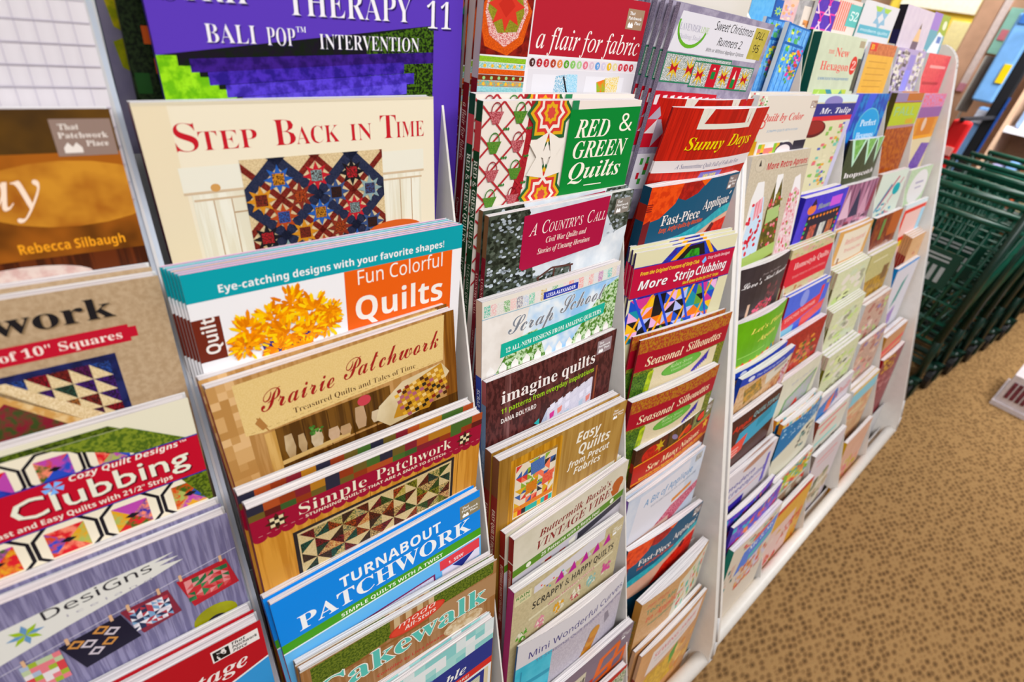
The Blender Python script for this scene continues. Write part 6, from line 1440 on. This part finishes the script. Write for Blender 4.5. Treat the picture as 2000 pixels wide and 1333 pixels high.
boxthing('poster_board', 'mint green poster with pink stroke hanging on the tan partition', 'poster', (4.97, 1.10, 1.29), (4.985, 1.17, 1.55), '#a6dccc', parts=(('pink_stroke', (4.962, 1.115, 1.37), (4.97, 1.155, 1.43), '#e08c98'),))
pb = boxthing('photo_board', 'narrow grey photograph board on white easel pole below the mint poster', 'poster', (4.6, 1.015, .96), (4.62, 1.07, 1.275), '#8c8580', parts=(('board_edge', (4.59, 1.068, .96), (4.625, 1.076, 1.275), '#d8d4cc'), ('easel_pole', (4.605, 1.04, 0), (4.615, 1.05, .96), '#d8d4cc')))
dp = boxthing('display_post', 'black upright display post between blue bags and white shelves', 'post', (4.2, .775, 0), (4.24, .835, 2.4), '#0c0d12', parts=(('blue_strip', (4.19, .765, .2), (4.2, .776, 1.1), '#123a78'), ('hanging_arm', (4.24, .79, 1.50), (4.58, .82, 1.515), '#16171c'), ('hanging_arm', (4.24, .80, 1.025), (4.42, .82, 1.04), '#16171c'), ('hanging_arm', (3.58, .78, .985), (4.2, .80, 1.0), '#16171c')))
boxthing('hanging_bag', 'large light blue merchandise bag with yellow label beside black post', 'bag', (4.46, .89, 1.04), (4.52, 1.0, 1.50), '#7fb0e4', parts=(('yellow_label', (4.452, .895, 1.15), (4.46, .932, 1.25), '#f2d21c'), ('bag_header', (4.452, .90, 1.45), (4.46, .98, 1.50), '#3c6cb0')))
boxthing('hanging_bag', 'smaller light blue merchandise bag below the yellow labelled one', 'bag', (4.3, .82, .63), (4.36, .905, 1.025), '#8cb8ec', parts=(('bag_header', (4.292, .83, .94), (4.3, .90, 1.01), '#d8dcec'),))
boxthing('red_package', 'red package hanging behind the last magazine rack', 'package', (3.6, .75, .70), (3.66, .83, .985), '#c01a1c', parts=(('pale_print', (3.592, .76, .82), (3.6, .80, .86), '#e8a8a0'), ('yellow_base', (3.59, .76, .67), (3.6, .83, .76), '#e8b820')))
g = thing('wall_shelving', 'tan and white wall shelving right of the black post', 'shelving', (4.5, .35, 0))
for nm, a, b, h2 in (('back_panel', (.25, -.6, 0), (.29, .42, 2.3), '#c9a585'), ('shelf_board', (-.1, -.6, .92), (.25, .40, .95), '#e8e4e8'), ('shelf_board', (-.1, -.6, 1.24), (.25, .40, 1.265), '#e8e4e8'), ('shelf_board', (-.1, -.6, .50), (.25, .40, .53), '#e8e4e8'), ('side_upright', (-.1, .40, 0), (.25, .42, 2.3), '#d8b498')):
    V, F = [], []; box(V, F, *a, *b); obj(nm, new_mesh(nm, V, F, [plain(nm+'_paint', h2, .5, .3)]), g)
pal = [('pale lilac', '#b9b4dc'), ('sky blue', '#8cb4e4'), ('brick orange', '#c0643c'), ('cream', '#d9c8a4'), ('navy blue', '#2c3c74'), ('sage', '#a8b090'), ('rose pink', '#c87c8c'), ('white', '#e4e4ec')]
for i, (nm, hx) in enumerate(pal):
    y = .72-i*.075
    boxthing('boxed_pattern', '%s boxed pattern standing on the lower white wall shelf' % nm, 'box', (4.42, y-.055, .531), (4.56, y, .74+.04*(i % 3)), hx, group='boxed patterns on the lower wall shelf', parts=(('box_label', (4.412, y-.045, .60), (4.42, y-.012, .68), '#ece8e4'),))
for i, (nm, hx) in enumerate((('pale blue', '#a8c4ec'), ('white and grey', '#dcdce6'), ('violet', '#8c84c0'), ('ice blue', '#c4d4f0'))):
    y = .72-i*.12
    boxthing('folded_fabric', '%s folded fabric bundle on the middle white wall shelf' % nm, 'fabric', (4.42, y-.10, .951), (4.6, y, 1.07+.02*(i % 2)), hx, group='fabric bundles on the middle wall shelf', parts=(('paper_band', (4.412, y-.06, .951), (4.42, y-.03, 1.06), '#f0ecec'),))
t = thing('clear_bag', 'clear bag with dark red and grey print on the carpet beside carts', 'bag', (3.08, -.08, 0))
V, F = [], []; box(V, F, -.10, -.07, .0, .22, .07, .02); box(V, F, -.09, -.06, .02, .21, .06, .16); obj('bag_body', new_mesh('bag_body', V, F, [plain('milky_film', '#d9cfd2', .25, .6)]), t)
V, F = [], []
for i in range(5): box(V, F, -.094, -.05+i*.02, .05, -.0905, -.036+i*.02, .13)
for i in range(8): box(V, F, -.08+i*.035, -.064, .04, -.055+i*.035, -.0605, .13)
obj('bag_print', new_mesh('bag_print', V, F, [plain('bag_print_ink', '#6c3440', .4, .4, .3, 90)]), t)
